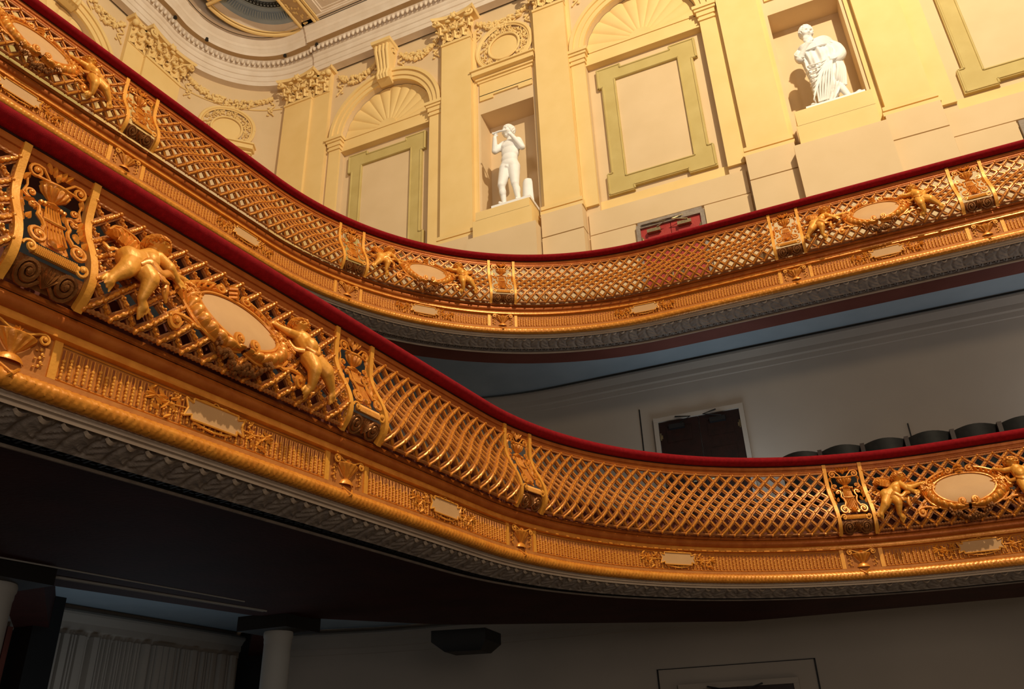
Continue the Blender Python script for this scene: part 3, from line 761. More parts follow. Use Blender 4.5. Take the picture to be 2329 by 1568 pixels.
# bay module, local coordinate 0 = centre of the arch bay
def wall_bays(m, arches, niches, a0, a1, ztop=16.0, zbot=5.6):
    """flat wall face at p=0 with arched recesses (depth .16) and niches (depth .5)"""
    cuts = sorted([(c-1.2, c+1.2, 'A', c) for c in arches]+[(c-.62, c+.62, 'N', c) for c in niches])
    x = a0
    def quad(x0, x1, z0, z1, p=0): m.add([(x0, z0, p), (x1, z0, p), (x1, z1, p), (x0, z1, p)], [(0, 1, 2, 3)])
    for l, r, k, c in cuts:
        quad(x, l, zbot, ztop)
        if k == 'N':
            quad(l, r, zbot, 9.3); quad(l, r, 12.45, ztop); z0, z1, d = 9.3, 12.45, -.5
            quad(l, r, z0, z1, d)
            m.add([(l, z0, 0), (l, z0, d), (l, z1, d), (l, z1, 0)], [(0, 1, 2, 3)]); m.add([(r, z0, 0), (r, z0, d), (r, z1, d), (r, z1, 0)], [(3, 2, 1, 0)])
            m.add([(l, z1, 0), (r, z1, 0), (r, z1, d), (l, z1, d)], [(0, 1, 2, 3)]); m.add([(l, z0, 0), (r, z0, 0), (r, z0, d), (l, z0, d)], [(0, 1, 2, 3)])
        else:
            quad(l, r, zbot, 9.05); d = -.16; zs = 13.2
            th = np.linspace(PI, 0, 33); R = 1.2; arc = [(c+R*math.cos(t), zs+R*1.04*math.sin(t)) for t in th]
            top = [(x_, ztop) for x_, _ in arc]
            m.grid([[(x_, z_, 0) for x_, z_ in arc], [(x_, z_, 0) for x_, z_ in top]])
            out = [(l, 9.05)]+arc+[(r, 9.05)]
            m.grid([[(x_, z_, 0) for x_, z_ in out], [(x_, z_, d) for x_, z_ in out]])
            m.grid([[(x_, z_, d) for x_, z_ in arc], [(x_, 9.05, d) for x_, z_ in arc]])
            m.add([(l, 9.05, 0), (r, 9.05, 0), (r, 9.05, d), (l, 9.05, d)], [(0, 1, 2, 3)])
        x = r
    quad(x, a1, zbot, ztop)
m = MB(); wall_bays(m, [-8.06, -1.98, 4.10], [-5.0, 1.08, 7.16], -10.6, 9)
struct('wall_rear', m.xf(F_rear), M_BUFF)
m = MB(); wall_bays(m, [7.15, 1.07], [4.1], -1.5, 9.65)
struct('wall_left', m.xf(F_left), M_BUFF)
m = MB(); m.grid([[(a, 5.6, 0), (a, 16.0, 0)] for a in np.linspace(0, Rc*PI/2, 30)])
struct('wall_corner', m.xf(F_arc), M_BUFF)

def pilaster(F, a, W, label, zb=9.3, brk=None, group='pilasters of the upper wall', pj=.18, ped=True):
    """shaft a..a+W, with base, capital; brk: second stepped strip (a0,a1)"""
    t = fthing(F, 'pilaster', label, 'pilaster', a+W/2, 8.46, pj, group)
    m = MB(); bx(m, a, a+W, 9.22, 14.76, -.02, pj)
    bx(m, a-.10, a, 9.22, 15.0, -.02, .045); bx(m, a+W, a+W+.08, 9.22, 15.0, -.02, .045)
    if brk: bx(m, brk[0], brk[1], 9.22, 14.76, -.02, pj-.07)
    part('shaft', m.xf(F), M_CREAM, t)
    m = MB()
    L, R = (a, a+W)
    for z0, z1, e in ((9.16, 9.24, .07), (9.24, 9.28, .03), (9.28, 9.36, .055), (9.36, 9.39, .02)): bx(m, L-e, R+e, z0, z1, -.02, pj+e)
    if brk:
        for z0, z1, e in ((9.16, 9.24, .05), (9.28, 9.36, .04)): bx(m, brk[0]-e, brk[1]+e, z0, z1, -.02, pj-.07+e)
    bx(m, L-.01, R+.01, 14.70, 14.76, -.02, pj+.03)
    part('base_moulding', m.xf(F), M_CREAM, t)
    m = MB()
    b0 = L-.06 if not brk else min(L-.06, brk[0]); b1 = R+.06 if not brk else max(R+.06, brk[1])
    bx(m, L-.05, R+.05, 8.635, 9.16, -.02, pj+.09); bx(m, L-.05, R+.05, 5.8, 8.605, -.02, pj+.10)
    if brk: bx(m, brk[0], brk[1], 5.8, 9.16, -.02, pj-.02)
    part('pedestal', m.xf(F), M_BUFF, t)
    # capital
    c = MB(); xs = (L+R)/2; hw = W/2; rr = random.Random(int(a*100) % 97+3); zc0, zc1 = 14.76, 15.50
    bx(c, L+.03, R-.03, zc0, zc1-.04, 0, pj+.02)
    def abacus(cx, half, p):
        P = []
        for z in (zc1-.08, zc1-.03, zc1):
            e = {zc1-.08: 0, zc1-.03: .03, zc1: .02}[z]
            row = [(cx-half-e, z, 0)]
            for k in np.linspace(-1, 1, 13): row.append((cx+k*(half+e), z, p+e-.10*(1-k*k)))
            row.append((cx+half+e, z, 0)); P.append(row)
        c.loft(P)
    abacus(xs, hw+.15, pj+.22)
    for s in (-1, 1):
        for dz, dp in ((0, 0), ):
            P = [(xs+s*(.05+.1*k), 15.05+.06*k+.25*math.sin(k*.55), pj+.06+.04*k) for k in np.linspace(0, 3.2, 8)]
            c.tube([(xs+s*hw*.45, 15.0, pj+.06), (xs+s*hw*.75, 15.25, pj+.12), (xs+s*(hw+.02), 15.36, pj+.17)], .03, 6)
        cx, cz = xs+s*(hw+.05), 15.31
        P = []
        for i in range(20):
            an = PI/2-s*i*.5; q = .10*(1-i/24); P.append((cx+q*math.cos(an), cz+q*math.sin(an), pj+.17+.003*i))
        c.tube(P, .028, 6, up=(0, 0, 1)); c.ell((cx, cz, pj+.19), .035)
        c.tube([(xs+s*.04, 15.02, pj+.08), (xs+s*.10, 15.22, pj+.12), (xs+s*.18, 15.28, pj+.13), (xs+s*.2, 15.2, pj+.14), (xs+s*.15, 15.2, pj+.14)], .02, 5)
    c.ell((xs, 15.43, pj+.15), (.09, .08, .06), 8, 6)
    for i in range(6): c.ell((xs+.08*math.cos(i), 15.43+.07*math.sin(i*1.05), pj+.17), .03)
    def acan(x, z0, h, wd, d):
        nonlocal pj
        G = []
        for t_ in np.linspace(0, 1, 12):
            up_ = math.sin(t_*2.0)/math.sin(2.0) if t_ < .785 else None
            zz = z0+h*(math.sin(t_*PI*.62)); pp = pj+d+.02+.17*t_**2.6
            ww = wd*(.52-.10*t_)*(1-.32*abs(math.sin(t_*PI*3)))*(1 if t_ < .9 else .6)
            G.append([(x+q*ww, zz-.02*abs(q), pp+.045*(1-q*q)-.03*abs(q)+.012*math.cos(q*9)) for q in np.linspace(-1, 1, 11)])
        c.grid(G)
        c.ell((x, z0+h*.90, pj+d+.17), (wd*.34, .04, .045), 7, 5)
        for k in (-1, 1): c.ell((x+k*wd*.42, z0+h*.52, pj+d+.07), (.035, .03, .035), 6, 4)
    n1 = max(3, int(W/.26))
    for i in range(n1): acan(L+.06+(W-.12)*(i+.5)/n1, zc0+.03, .24, .24, .0)
    for i in range(n1+1): acan(L+.0+W*i/n1, zc0+.24, .27, .22, .02)
    if brk:
        bc = (brk[0]+brk[1])/2; bw = brk[1]-brk[0]
        bx(c, brk[0], brk[1], zc0, zc1-.04, 0, pj-.05); abacus(bc, bw/2+.08, pj+.08)
        far = brk[0] if brk[0] < L else brk[1]
        n_, keep = 2, pj
        for i in range(n_):
            for zz, hh in ((zc0+.03, .25), (zc0+.26, .27)):
                xx = brk[0]+bw*(i+.5)/n_; pj = keep-.07; acan(xx, zz, hh, .22, .0); pj = keep
        c.ell((far, 15.30, pj+.05), (.08, .09, .08), 8, 6)
    part('capital', c.xf(F), M_CREAM, t)
    return t
pilaster(F_rear, -10.96, .80, 'pilaster with leafy capital right of the round corner, on the rear wall', brk=(-10.16, -9.66))
pilaster(F_rear, -6.50, .74, 'tall cream pilaster with leafy capital left of the flute player niche')
pilaster(F_rear, -4.22, .72, 'tall cream pilaster between the flute player niche and the next blind arch')
pilaster(F_rear, -.40, .72, 'tall cream pilaster left of the robed statue niche')
pilaster(F_rear, 1.86, .72, 'tall cream pilaster right of the robed statue niche')
pilaster(F_left, 9.10, 1.05, 'pilaster with leafy capital left of the round corner, on the left wall', brk=(8.62, 9.10))

def arch_bay(F, c, label, key):
    t = fthing(F, 'blind_arch', label, 'blind arch', c, 9.05, 0, 'blind arches of the upper wall')
    m = MB(); zs = 13.2                       # archivolt rings
    for r0, r1, p in ((1.20, 1.30, .05), (1.30, 1.42, .08), (1.42, 1.50, .12)):
        th = np.linspace(PI, 0, 41)
        G = [[(c+r0*math.cos(a), zs+1.04*r0*math.sin(a), -.02), (c+r0*math.cos(a), zs+1.04*r0*math.sin(a), p), (c+r1*math.cos(a), zs+1.04*r1*math.sin(a), p), (c+r1*math.cos(a), zs+1.04*r1*math.sin(a), -.02)] for a in th]
        m.loft(G)
    part('archivolt', m.xf(F), M_CREAM, t)
    m = MB()                                  # imposts and jamb strips
    for s in (-1, 1):
        x = c+s*1.35
        m = MB(); bx(m, x-.147, x+.147, 9.2, 12.9, -.02, .06); part('jamb_strip', m.xf(F), M_CREAM, t)
    for s in (-1, 1):
        m = MB(); x = c+s*1.35
        for z0, z1, e in ((12.84, 12.90, .02), (12.95, 13.06, .03), (13.06, 13.12, .06), (13.12, 13.2, .09)): bx(m, x-.15-e, x+.15+e, z0, z1, -.1, .07+e)
        bx(m, x-.149, x+.149, 12.88, 13.0, -.1, .075)
        part('impost', m.xf(F), M_CREAM, t)
    m = MB()                                  # transom and fan
    bx(m, c-1.2, c+1.2, 12.80, 13.14, -.17, -.03); bx(m, c-1.2, c+1.2, 12.78, 12.82, -.17, .0); bx(m, c-1.2, c+1.2, 13.12, 13.16, -.17, -.01)
    part('transom', m.xf(F), M_CREAM, t)
    m = MB(); n = 12                          # fan gores as shallow flutes: each gore a facet tilted to make a crease
    th = np.linspace(PI, 0, n*2+1)
    for i in range(n):
        a0, a1 = PI-PI*i/n, PI-PI*(i+1)/n; rows = []
        for q in np.linspace(0, 1, 7):
            a = a0+(a1-a0)*q; d = -.15+.022*math.sin(PI*q)**.5
            rows.append([(c+.22*math.cos(a), zs+.22*math.sin(a), d), (c+1.19*math.cos(a), zs+1.235*math.sin(a), d)])
        m.grid(rows)
    m.loft([[(c+.24*math.cos(a), zs+.2*math.sin(a), p) for a in np.linspace(PI, 0, 17)] for p in (-.16, -.07)])
    part('fan', m.xf(F), M_CREAM, t)
    m = MB()                                  # keystone console
    P = []
    for z, p, hw in ((15.50, .42, .27), (15.42, .40, .26), (15.40, .32, .23), (15.25, .33, .22), (15.05, .27, .20), (14.8, .20, .18), (14.62, .18, .17), (14.50, .24, .17), (14.42, .20, .17), (14.36, .02, .16)):
        P.append([(c-hw, z, 0), (c-hw, z, p), (c+hw, z, p), (c+hw, z, 0)])
    m.loft(P)
    for k in (-1.5, -.5, .5, 1.5):
        m.tube([(c+k*.10, 15.38, .33), (c+k*.10, 15.2, .335), (c+k*.09, 14.95, .26), (c+k*.085, 14.7, .20), (c+k*.08, 14.5, .25), (c+k*.075, 14.42, .2)], .042, 7)
    for s in (-1, 1):
        m.tube([(c+s*.23+0*i, 15.25+.09*(1-i/18)*math.sin(i*.55), .16+.09*(1-i/18)*math.cos(i*.55)) for i in range(16)], .02, 5)
    part('keystone', m.xf(F), M_CREAM, t)
    # eared frame round a plain panel
    q = part('wall_panel', (lambda mm: (bx(mm, c-.645, c+.645, 9.79, 12.27, -.165, -.13), mm)[1])(MB()).xf(F), M_BUFF, t)
    m = MB()
    x0, x1, z0, z1 = c-.94, c+.94, 9.50, 12.56; wd = .30; ear = .09
    wi = wd-.04; xi0, xi1, zi0, zi1 = x0+wd, x1-wd, z0+wd, z1-wd
    for a0_, a1_, b0, b1 in ((x0, x1, zi1, z1), (x0, x1, z0, zi0), (x0, xi0, zi0, zi1), (xi1, x1, zi0, zi1)): bx(m, a0_, a1_, b0, b1, -.165, -.085)
    for s in (-1, 1):
        for tp in (0, 1):
            xa, xb = (x0-ear, x0+.42) if s < 0 else (x1-.42, x1+ear)
            za, zb = (z1-.42, z1+ear) if tp else (z0-ear, z0+.42)
            # ear: L-shaped strips outside the main frame
            if tp: bx(m, xa, xb, z1, zb, -.165, -.085)
            else: bx(m, xa, xb, za, z0, -.165, -.085)
            if s < 0: bx(m, xa, x0, max(za, z0), min(zb, z1), -.165, -.085)
            else: bx(m, x1, xb, max(za, z0), min(zb, z1), -.165, -.085)
    def lip(pts, p0, p1, t_, r0=-.087):   # thin raised strips following an outline, mitred
        for (xa, za), (xb, zb) in zip(pts[:-1], pts[1:]):
            m.tube([(xa, za, r0), ((xa+xb)/2, (za+zb)/2, r0), (xb, zb, r0)], t_, 6)
    ol = []
    e_ = ear-.03
    for sx, sz in ((-1, 1), (1, 1), (1, -1), (-1, -1)):
        X = x0 if sx < 0 else x1; Z = z1 if sz > 0 else z0
        c3 = [(X+sx*(-.03), Z-sz*.42), (X+sx*e_, Z-sz*.42), (X+sx*e_, Z+sz*e_), (X-sx*.42, Z+sz*e_), (X-sx*.42, Z-sz*.03)]
        ol += c3 if sx*sz < 0 else c3[::-1]
        if (sx, sz) == (-1, 1): ol = c3[:]
    q_ = []
    for sx, sz in ((-1, 1), (1, 1), (1, -1), (-1, -1)):
        X = x0 if sx < 0 else x1; Z = z1 if sz > 0 else z0
        c3 = [(X-sx*.03, Z-sz*.42), (X+sx*e_, Z-sz*.42), (X+sx*e_, Z+sz*e_), (X-sx*.42, Z+sz*e_), (X-sx*.42, Z-sz*.03)]
        if (sx, sz) in ((1, 1), (-1, -1)): c3 = c3[::-1]
        q_ += c3
    lip(q_+[q_[0]], 0, 0, .022)
    lip([(xi0-.02, zi0-.02), (xi1+.02, zi0-.02), (xi1+.02, zi1+.02), (xi0-.02, zi1+.02), (xi0-.02, zi0-.02)], 0, 0, .02)
    part('eared_frame', m.xf(F), M_OLIVE, t)
    m = MB(); m.add([(c-1.2, 9.05, -.155), (c+1.2, 9.05, -.155), (c+1.2, 9.35, -.155), (c-1.2, 9.35, -.155)], [(0, 1, 2, 3)])
    bx(m, c-1.2, c+1.2, 9.05, 9.34, -.16, -.10)
    part('sill_band', m.xf(F), M_CREAM, t)
    return t
arch_bay(F_rear, -8.06, 'blind arch with olive framed panel between the round corner and the flute player niche', 0)
arch_bay(F_rear, -1.98, 'bright blind arch with olive framed panel between the two statue niches', 0)
arch_bay(F_rear, 4.10, 'blind arch with olive framed panel cut by the top right picture corner', 0)
arch_bay(F_left, 7.15, 'blind arch on the left wall, just above the upper balcony handrail', 0)

# dado strips on the walls
def dado(F, a0, a1, gaps=()):
    m = MB(); bx(m, a0, a1, 8.545, 9.04, -.02, .05); x = a0
    for g0, g1 in list(gaps)+[(a1, a1)]:
        if g0 > x: bx(m, x, g0, 5.8, 8.52, -.02, .06)
        x = g1
    return m.xf(F)
struct('trim_1', dado(F_rear, -9.56, -6.6), M_BUFF); struct('trim_2', dado(F_rear, -3.4, -.5, [(-2.54, -1.30)]), M_BUFF)
struct('trim_3', dado(F_rear, 2.68, 8.9, [(3.54, 4.78)]), M_BUFF); struct('trim_4', dado(F_left, -1.4, 8.6), M_BUFF)

def niche_dress(F, c, label, zz=13.3):
    t = fthing(F, 'niche_hood', label, 'niche hood', c, 12.5, .1, 'moulded hoods over the niches')
    m = MB()
    for z0, z1, e, p in ((13.30, 13.36, 0, .06), (13.36, 13.42, .03, .10), (13.42, 13.54, .08, .20), (13.54, 13.58, .11, .24)): bx(m, c-.66-e, c+.66+e, z0, z1, -.02, p)
    part('hood_moulding', m.xf(F), M_CREAM, t)
    m = MB(); bx(m, c-.62, c+.62, 12.93, 13.3, -.02, .035); bx(m, c-.62, c-.30, 12.80, 12.95, -.02, .035); bx(m, c+.30, c+.62, 12.80, 12.95, -.02, .035)
    bx(m, c-.30, c+.30, 12.88, 12.95, -.02, .035)
    part('eared_apron', m.xf(F), M_CREAM, t)
def roundel(F, c, label):
    t = fthing(F, 'roundel', label, 'roundel', c, 13.5, .05, 'wreathed roundels over the niches')
    zc = 14.20 if F is F_rear else 14.10; m = MB()
    def ring(r, rad, p): m.tube([(c+r*math.cos(a), zc+r*math.sin(a), p) for a in np.linspace(0, 2*PI, 49)], rad, 6, .8)
    ring(.66, .045, .05); ring(.60, .015, .05); ring(.37, .03, .045)
    part('rings', m.xf(F), M_CREAM, t)
    m = MB(); rr = random.Random(4)
    for i in range(230):
        a = rr.uniform(0, 2*PI); r = rr.uniform(.41, .58)
        m.ell((c+r*math.cos(a), zc+r*math.sin(a), .02), (.05, .02, .035), 5, 3, rot=Matrix.Rotation(a+rr.uniform(.2, 2.4), 3, 'Z'))
    part('leaf_wreath', m.xf(F), M_CREAM, t)
    m = MB(); V = [(c, zc, .04)]+[(c+.36*math.cos(a), zc+.36*math.sin(a), .015) for a in np.linspace(0, 2*PI, 32, endpoint=False)]
    m.add(V, [(0, 1+i, 1+(i+1) % 32) for i in range(32)]); part('disc', m.xf(F), M_CREAM, t)
def swag(F, a0, a1, label, z=15.22, sag=.30, drops=True):
    t = fthing(F, 'garland', label, 'garland', (a0+a1)/2, z-sag, .05, 'plaster garlands under the cornice')
    m = MB(); rr = random.Random(int(a0*10) % 50); n = int((a1-a0)*95)
    for i in range(n):
        k = rr.random(); x = a0+(a1-a0)*k; s = math.sin(PI*k); zc = z-sag*s**.8
        wd = .03+.10*s
        m.ell((x, zc+rr.uniform(-wd, wd), .03+rr.uniform(0, .03)), (.055, .032, .045), 6, 4, rot=Matrix.Rotation(rr.uniform(0, 3), 3, 'Z'))
    m.tube([(a0+(a1-a0)*k, z-(sag+.09*math.sin(PI*k))*math.sin(PI*k)**.8-.01, .02) for k in np.linspace(0.01, .99, 24)], .016, 5)
    part('fruit_festoon', m.xf(F), M_CREAM, t)
    for x, s in ((a0, 1), (a1, -1)):
        m = MB()
        m.tube([(x+s*(.03+.07*math.sin(q*2.2)+.0*q), z-.12*q, .03) for q in np.linspace(0, 5.0, 22)], .018, 5)
        for k in range(4): m.ell((x+s*.08*(k % 2+.3), z-.2-.12*k, .03), (.04, .03, .02), 6, 4)
        part('ribbon_end', m.xf(F), M_CREAM, t)
niche_dress(F_rear, -5.0, 'moulded hood over the flute player niche'); niche_dress(F_rear, 1.08, 'moulded hood over the robed statue niche, above the picture edge')
niche_dress(F_arc, Rc*PI/4, 'moulded hood under the roundel in the round corner')
roundel(F_rear, -5.0, 'round wreath relief above the flute player niche'); roundel(F_arc, Rc*PI/4, 'round wreath relief in the curved corner wall')
swag(F_rear, -9.45, -8.38, 'garland left of the scrolled keystone, rear wall'); swag(F_rear, -7.72, -6.68, 'garland right of the scrolled keystone, rear wall')
swag(F_rear, -5.66, -4.36, 'garland over the round wreath relief of the flute player niche'); swag(F_arc, .75, 2.9, 'long garland over the roundel in the round corner')
swag(F_left, 7.6, 8.5, 'garland on the left wall beside the corner pilaster')
swag(F_rear, -3.3, -2.3, 'garland at the top edge, left of the bright blind arch')
for x, s in ((-6.72, -1), (-9.5, 1), (-3.35, 1)): pass
m = MB(); m.tube([(a_, 14.84, .015) for a_ in np.linspace(.55, 3.15, 24)], .018, 5); struct('trim_6', m.xf(F_arc), M_CREAM)

# ------------------------------------------------------------------ entablature and ceiling
def path_fn(p):     # point sequence at projection p along left wall, corner, rear wall
    pts = [(-12.95+p, y) for y in np.linspace(-1.5, 9.15, 6)]
    br = .05
    pts = [(x+br, y) for x, y in pts]+[(-12.95+p+br, 9.16)]
    pts += [(Cc[0]+(Rc-p)*math.cos(a), Cc[1]+(Rc-p)*math.sin(a)) for a in np.linspace(PI, PI/2, 26)]
    pts += [(-10.12, 12-p), (-10.11, 12-p-br)]
    pts += [(x, 12-p-br) for x in np.linspace(-9.5, 9, 6)]
    return pts
def entab(sec):
    P = []
    for p, z in sec: P.append([(x, y, z+Z0) for x, y in path_fn(p)])
    m = MB(); m.grid(P); return m
t = thing('cornice', 'off-white moulded cornice running round the hall under the ceiling', 'cornice', (-10.2, 11.4, 15.5+Z0))
part('architrave', entab([(0, 15.5), (.19, 15.5), (.19, 15.63), (.21, 15.64), (.215, 15.78), (.24, 15.79), (.245, 15.93), (.28, 15.95), (.29, 15.97), (.30, 16.0)]), M_WHITE, t)
part('egg_band', entab([(.30, 16.0), (.33, 16.01), (.33, 16.10), (.42, 16.13), (.43, 16.14)]), M_WHITE, t)
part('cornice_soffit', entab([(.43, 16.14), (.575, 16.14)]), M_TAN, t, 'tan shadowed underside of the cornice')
part('crown', entab([(.575, 16.13), (.58, 16.22), (.60, 16.24), (.62, 16.30), (.645, 16.32), (.65, 16.40), (.68, 16.43), (.72, 16.50), (.74, 16.52), (.74, 16.56), (.80, 16.56)]), M_WHITE, t)
m = MB(); L_ = path_fn(.40); acc = 0
for (xa, ya), (xb, yb) in zip(L_[:-1], L_[1:]):
    d = math.hypot(xb-xa, yb-ya)
    if d < .03: continue
    while acc < d:
        k = acc/d; m.ell((xa+(xb-xa)*k, ya+(yb-ya)*k, 16.065+Z0), (.045, .045, .075), 7, 5); acc += .128
    acc -= d
part('eggs', m, M_WHITE, t)
for i, (x, y) in enumerate(((-12.44, 9.37), (-12.24, 10.21), (-10.83, 11.45), (-9.89, 11.50))):
    m = MB(); m.tube([(x, y, 16.10+Z0), (x, y, 16.16+Z0)], .035, 10); m.tube([(x, y, 16.085+Z0), (x, y, 16.10+Z0)], .045, 10)
    solo('spot_fitting', m, M_BLACK, 'small black round fitting under the cornice, '+['far left one at the bend', 'second from the left, in the curve', 'third from the left, in the curve', 'right one at the break in the cornice'][i], 'light fitting', 'small black fittings under the cornice')

zc = 16.56+Z0
m = MB(); m.box((-14, -3, 16.95+Z0), (10, 13, 17.1+Z0)); struct('ceiling', m, M_CEILB)
m = MB(); G = [[(x, y, z) for x, y in path_fn(p)] for p, z in ((.78, zc), (.86, zc), (.88, zc+.02), (.885, zc+.40))]
m.grid(G); struct('trim_7', m, M_WHITE)
# lunette opening: ring, concentric bands, greek key; beams
Lc = (-10.25, 9.72); 
def ringpts(r, a0=PI, a1=PI/2, n=30, c=Lc): return [(c[0]+r*math.cos(a), c[1]+r*math.sin(a)) for a in np.linspace(a0, a1, n)]
def band(r0, r1, z0, z1, n=30):
    m = MB(); A = ringpts(r0, n=n); B_ = ringpts(r1, n=n)
    m.loft([[(a[0], a[1], z0), (b[0], b[1], z1), (b[0], b[1], z1+.05), (a[0], a[1], z0+.05)] for a, b in zip(A, B_)]); return m
t = thing('ceiling_lunette', 'blue-grey rounded ceiling coffer with key pattern band above the curved corner', 'ceiling coffer', (Lc[0]-.8, Lc[1]+.8, zc))
m = MB(); m.tube([(x, y, zc) for x, y in ringpts(1.56)], .05, 8); m.tube([(x, y, zc+.01) for x, y in ringpts(1.48)], .02, 6)
part('gilt_rim', m, M_OLIVE if False else M_CREAM, t)
part('white_ring', band(1.48, 1.32, zc+.02, zc+.10), M_WHITE, t)
part('blue_band', band(1.32, .98, zc+.10, zc+.26), M_CEILB, t)
part('inner_field', band(.98, .05, zc+.27, zc+.32), M_CEILB, t)
m = MB()
for a in np.linspace(PI, PI/2, 30):
    x, y = Lc[0]+1.14*math.cos(a), Lc[1]+1.14*math.sin(a)
    m.tube([(Lc[0]+1.20*math.cos(a), Lc[1]+1.20*math.sin(a), zc+.13), (Lc[0]+1.05*math.cos(a), Lc[1]+1.05*math.sin(a), zc+.20)], .018, 5)
part('dentils', m, M_CEILB, t)
m = MB(); n = 17
for i in range(n):   # greek key in thin raised bars
    def pt(u, v): a = PI-PI/2*(i+u)/n; r = .80+.13*v; return (Lc[0]+r*math.cos(a), Lc[1]+r*math.sin(a), zc+.27)
    pth = [pt(0, 0), pt(0, 1), pt(.8, 1), pt(.8, .3), pt(.4, .3), pt(.4, .6)]
    for a_, b_ in zip(pth[:-1], pth[1:]): m.tube([a_, b_], .012, 4)
    m.tube([pt(0, 0), pt(1, 0)], .012, 4)
part('key_pattern', m, M_BLACK, t)
m = MB(); rr = random.Random(9)
for i in range(26):
    a = rr.uniform(PI/2, PI); r = rr.uniform(.2, .72)
    m.volute(Lc[0]+r*math.cos(a), -(Lc[1]+r*math.sin(a)), .07, 1.2, rr.uniform(0, 6), 1, .012, 0)
m = m.xf(lambda P: np.stack([P[:, 0], -P[:, 1], P[:, 2]*.2+zc+.28], -1))
part('scroll_tracery', m, M_WHITE, t)
def beam(x0, x1, y0, y1, label):
    t = thing('ceiling_beam', label, 'ceiling beam', ((x0+x1)/2, (y0+y1)/2, zc-.05), 'ceiling beams by the round corner')
    m = MB(); m.box((x0+.07, y0, zc+.0), (x1-.07, y1, zc+.38)); part('beam_body', m, M_TAN, t)
    m = MB(); hor = (x1-x0) < (y1-y0)
    for q in (0, 1):
        if hor: xx = x0+.05 if q == 0 else x1-.05; P = [(xx, y0, zc), (xx, y1, zc)]
        else: yy = y0+.05 if q == 0 else y1-.05; P = [(x0, yy, zc), (x1, yy, zc)]
        m.tube(P, .045, 8)
    part('edge_roll', m, M_CREAM, t)
    m = MB(); rr = random.Random(2)
    for i in range(90): m.ell((rr.uniform(x0+.1, x1-.1), rr.uniform(y0, y1), zc), (.05, .03, .03), 5, 3, rot=Matrix.Rotation(rr.uniform(0, 3), 3, 'Z'))
    part('leaf_relief', m, M_CREAM, t)
beam(-10.24, -9.72, 7.6, 11.20, 'ornamented ceiling beam right of the rounded coffer')
beam(-11.82, -10.24, 9.25, 9.72, 'ceiling beam left of the rounded coffer')
t = thing('ceiling_coffer', 'off-white square ceiling coffer right of the ornamented beam, at the top edge', 'ceiling coffer', (-7.5, 11.1, zc))
def cof(e, z, wd, mat, nm, th=.04):
    m = MB(); x0, y1 = -9.70+e, 11.27-e
    m.box((x0, y1-wd, z), (9, y1, z+th)); m.box((x0, 7, z), (x0+wd, y1-wd-.002, z+th)); part(nm, m, mat, t)
cof(0, zc-.02, .06, M_CREAM, 'border_roll'); cof(.06, zc+.03, .16, M_WHITE, 'outer_step'); cof(.22, zc+.07, .05, M_WHITE, 'bead_row'); cof(.27, zc+.10, .16, M_WHITE, 'inner_step'); cof(.43, zc+.15, .06, M_WHITE, 'second_bead_row'); cof(.49, zc+.2, 3.0, M_CEILB, 'field')
m = MB()
for i in range(60): m.ell((-9.35+.14*i, 10.68, zc+.2), (.05, .07, .03), 5, 3); m.ell((-9.35+.14*i, 10.50, zc+.2), (.04, .04, .03), 5, 3)
for i in range(25): m.ell((-9.14, 10.6-.14*i, zc+.2), (.07, .05, .03), 5, 3)
part('tracery', m, M_WHITE, t)

# ------------------------------------------------------------------ doors, middle and lower walls
def door_pair(name, u0, u1, zt, zb, n, matd, hard=True, lintel=True):
    m = MB()
    e = .07
    m.box((u0-e, n-.04, zb), (u0, n+.03, zt-.001)); m.box((u1, n-.04, zb), (u1+e, n+.03, zt-.001)); m.box((u0-e, n-.04, zt), (u1+e, n+.03, zt+e))
    o = bpy.data.objects.new(name, None); col.objects.link(o); o.location = ((u0+u1)/2, n, zb); o['kind'] = 'structure'; ORG[o.name] = tuple(o.location)
    part('door_frame', m, M_LOW if matd is M_DOOR else M_GREY, o)
    um = (u0+u1)/2
    for a, b_ in ((u0, um-.005), (um+.005, u1)):
        m = MB(); m.box((a, n+.0, zb), (b_, n+.03, zt))
        for z0 in np.arange(zb+.15, zt-.3, .95): m.box((a+.12, n-.015, z0), (b_-.12, n+.0, min(z0+.75, zt-.12)))
        lf = part('door_leaf', m, matd, o)
        s = 1 if a == u0 else -1; hx = um-s*.09
        h = MB(); h.tube([(hx, n-.02, zt-1.05), (hx, n-.07, zt-1.05), (hx-s*.10, n-.07, zt-1.05)], .014, 6); h.box((hx-.03, n-.025, zt-1.12), (hx+.03, n-.0, zt-.98))
        part('door_handle', h, M_BRASS, lf)
        g = MB(); hx2 = (a+.02) if s > 0 else (b_-.02)
        for z0 in (zt-.25, zt-1.0): g.tube([(hx2, n-.02, z0-.06), (hx2, n-.02, z0+.06)], .014, 6); g.box((hx2-.03, n-.01, z0-.03), (hx2+.03, n+.0, z0+.03))
        part('hinge', g, M_BRASS, lf)
        cl = MB(); xm = (a+b_)/2; cl.box((xm-.14, n-.09, zt-.16), (xm+.10, n-.0, zt-.09)); cl.tube([(xm+.05, n-.1, zt-.09), (xm+.22*s, n-.13, zt-.03), (xm-.02, n-.1, zt+.02)], .012, 5)
        part('door_closer', cl, M_BRASS if matd is M_REDDOOR else M_BLACK, lf)
    return o
door_pair('door_1', -2.46, -1.38, 8.36+Z0, 6.86+Z0, 11.92, M_REDDOOR)
m = MB(); m.box((-2.50, 11.90, 8.38+Z0), (-1.34, 11.99, 8.50+Z0)); m.box((-2.42, 11.84, 8.40+Z0), (-1.7, 11.9, 8.44+Z0)); struct('trim_8', m, M_GREY)
door_pair('door_2', 3.62, 4.7, 8.40+Z0, 6.86+Z0, 11.92, M_REDDOOR)

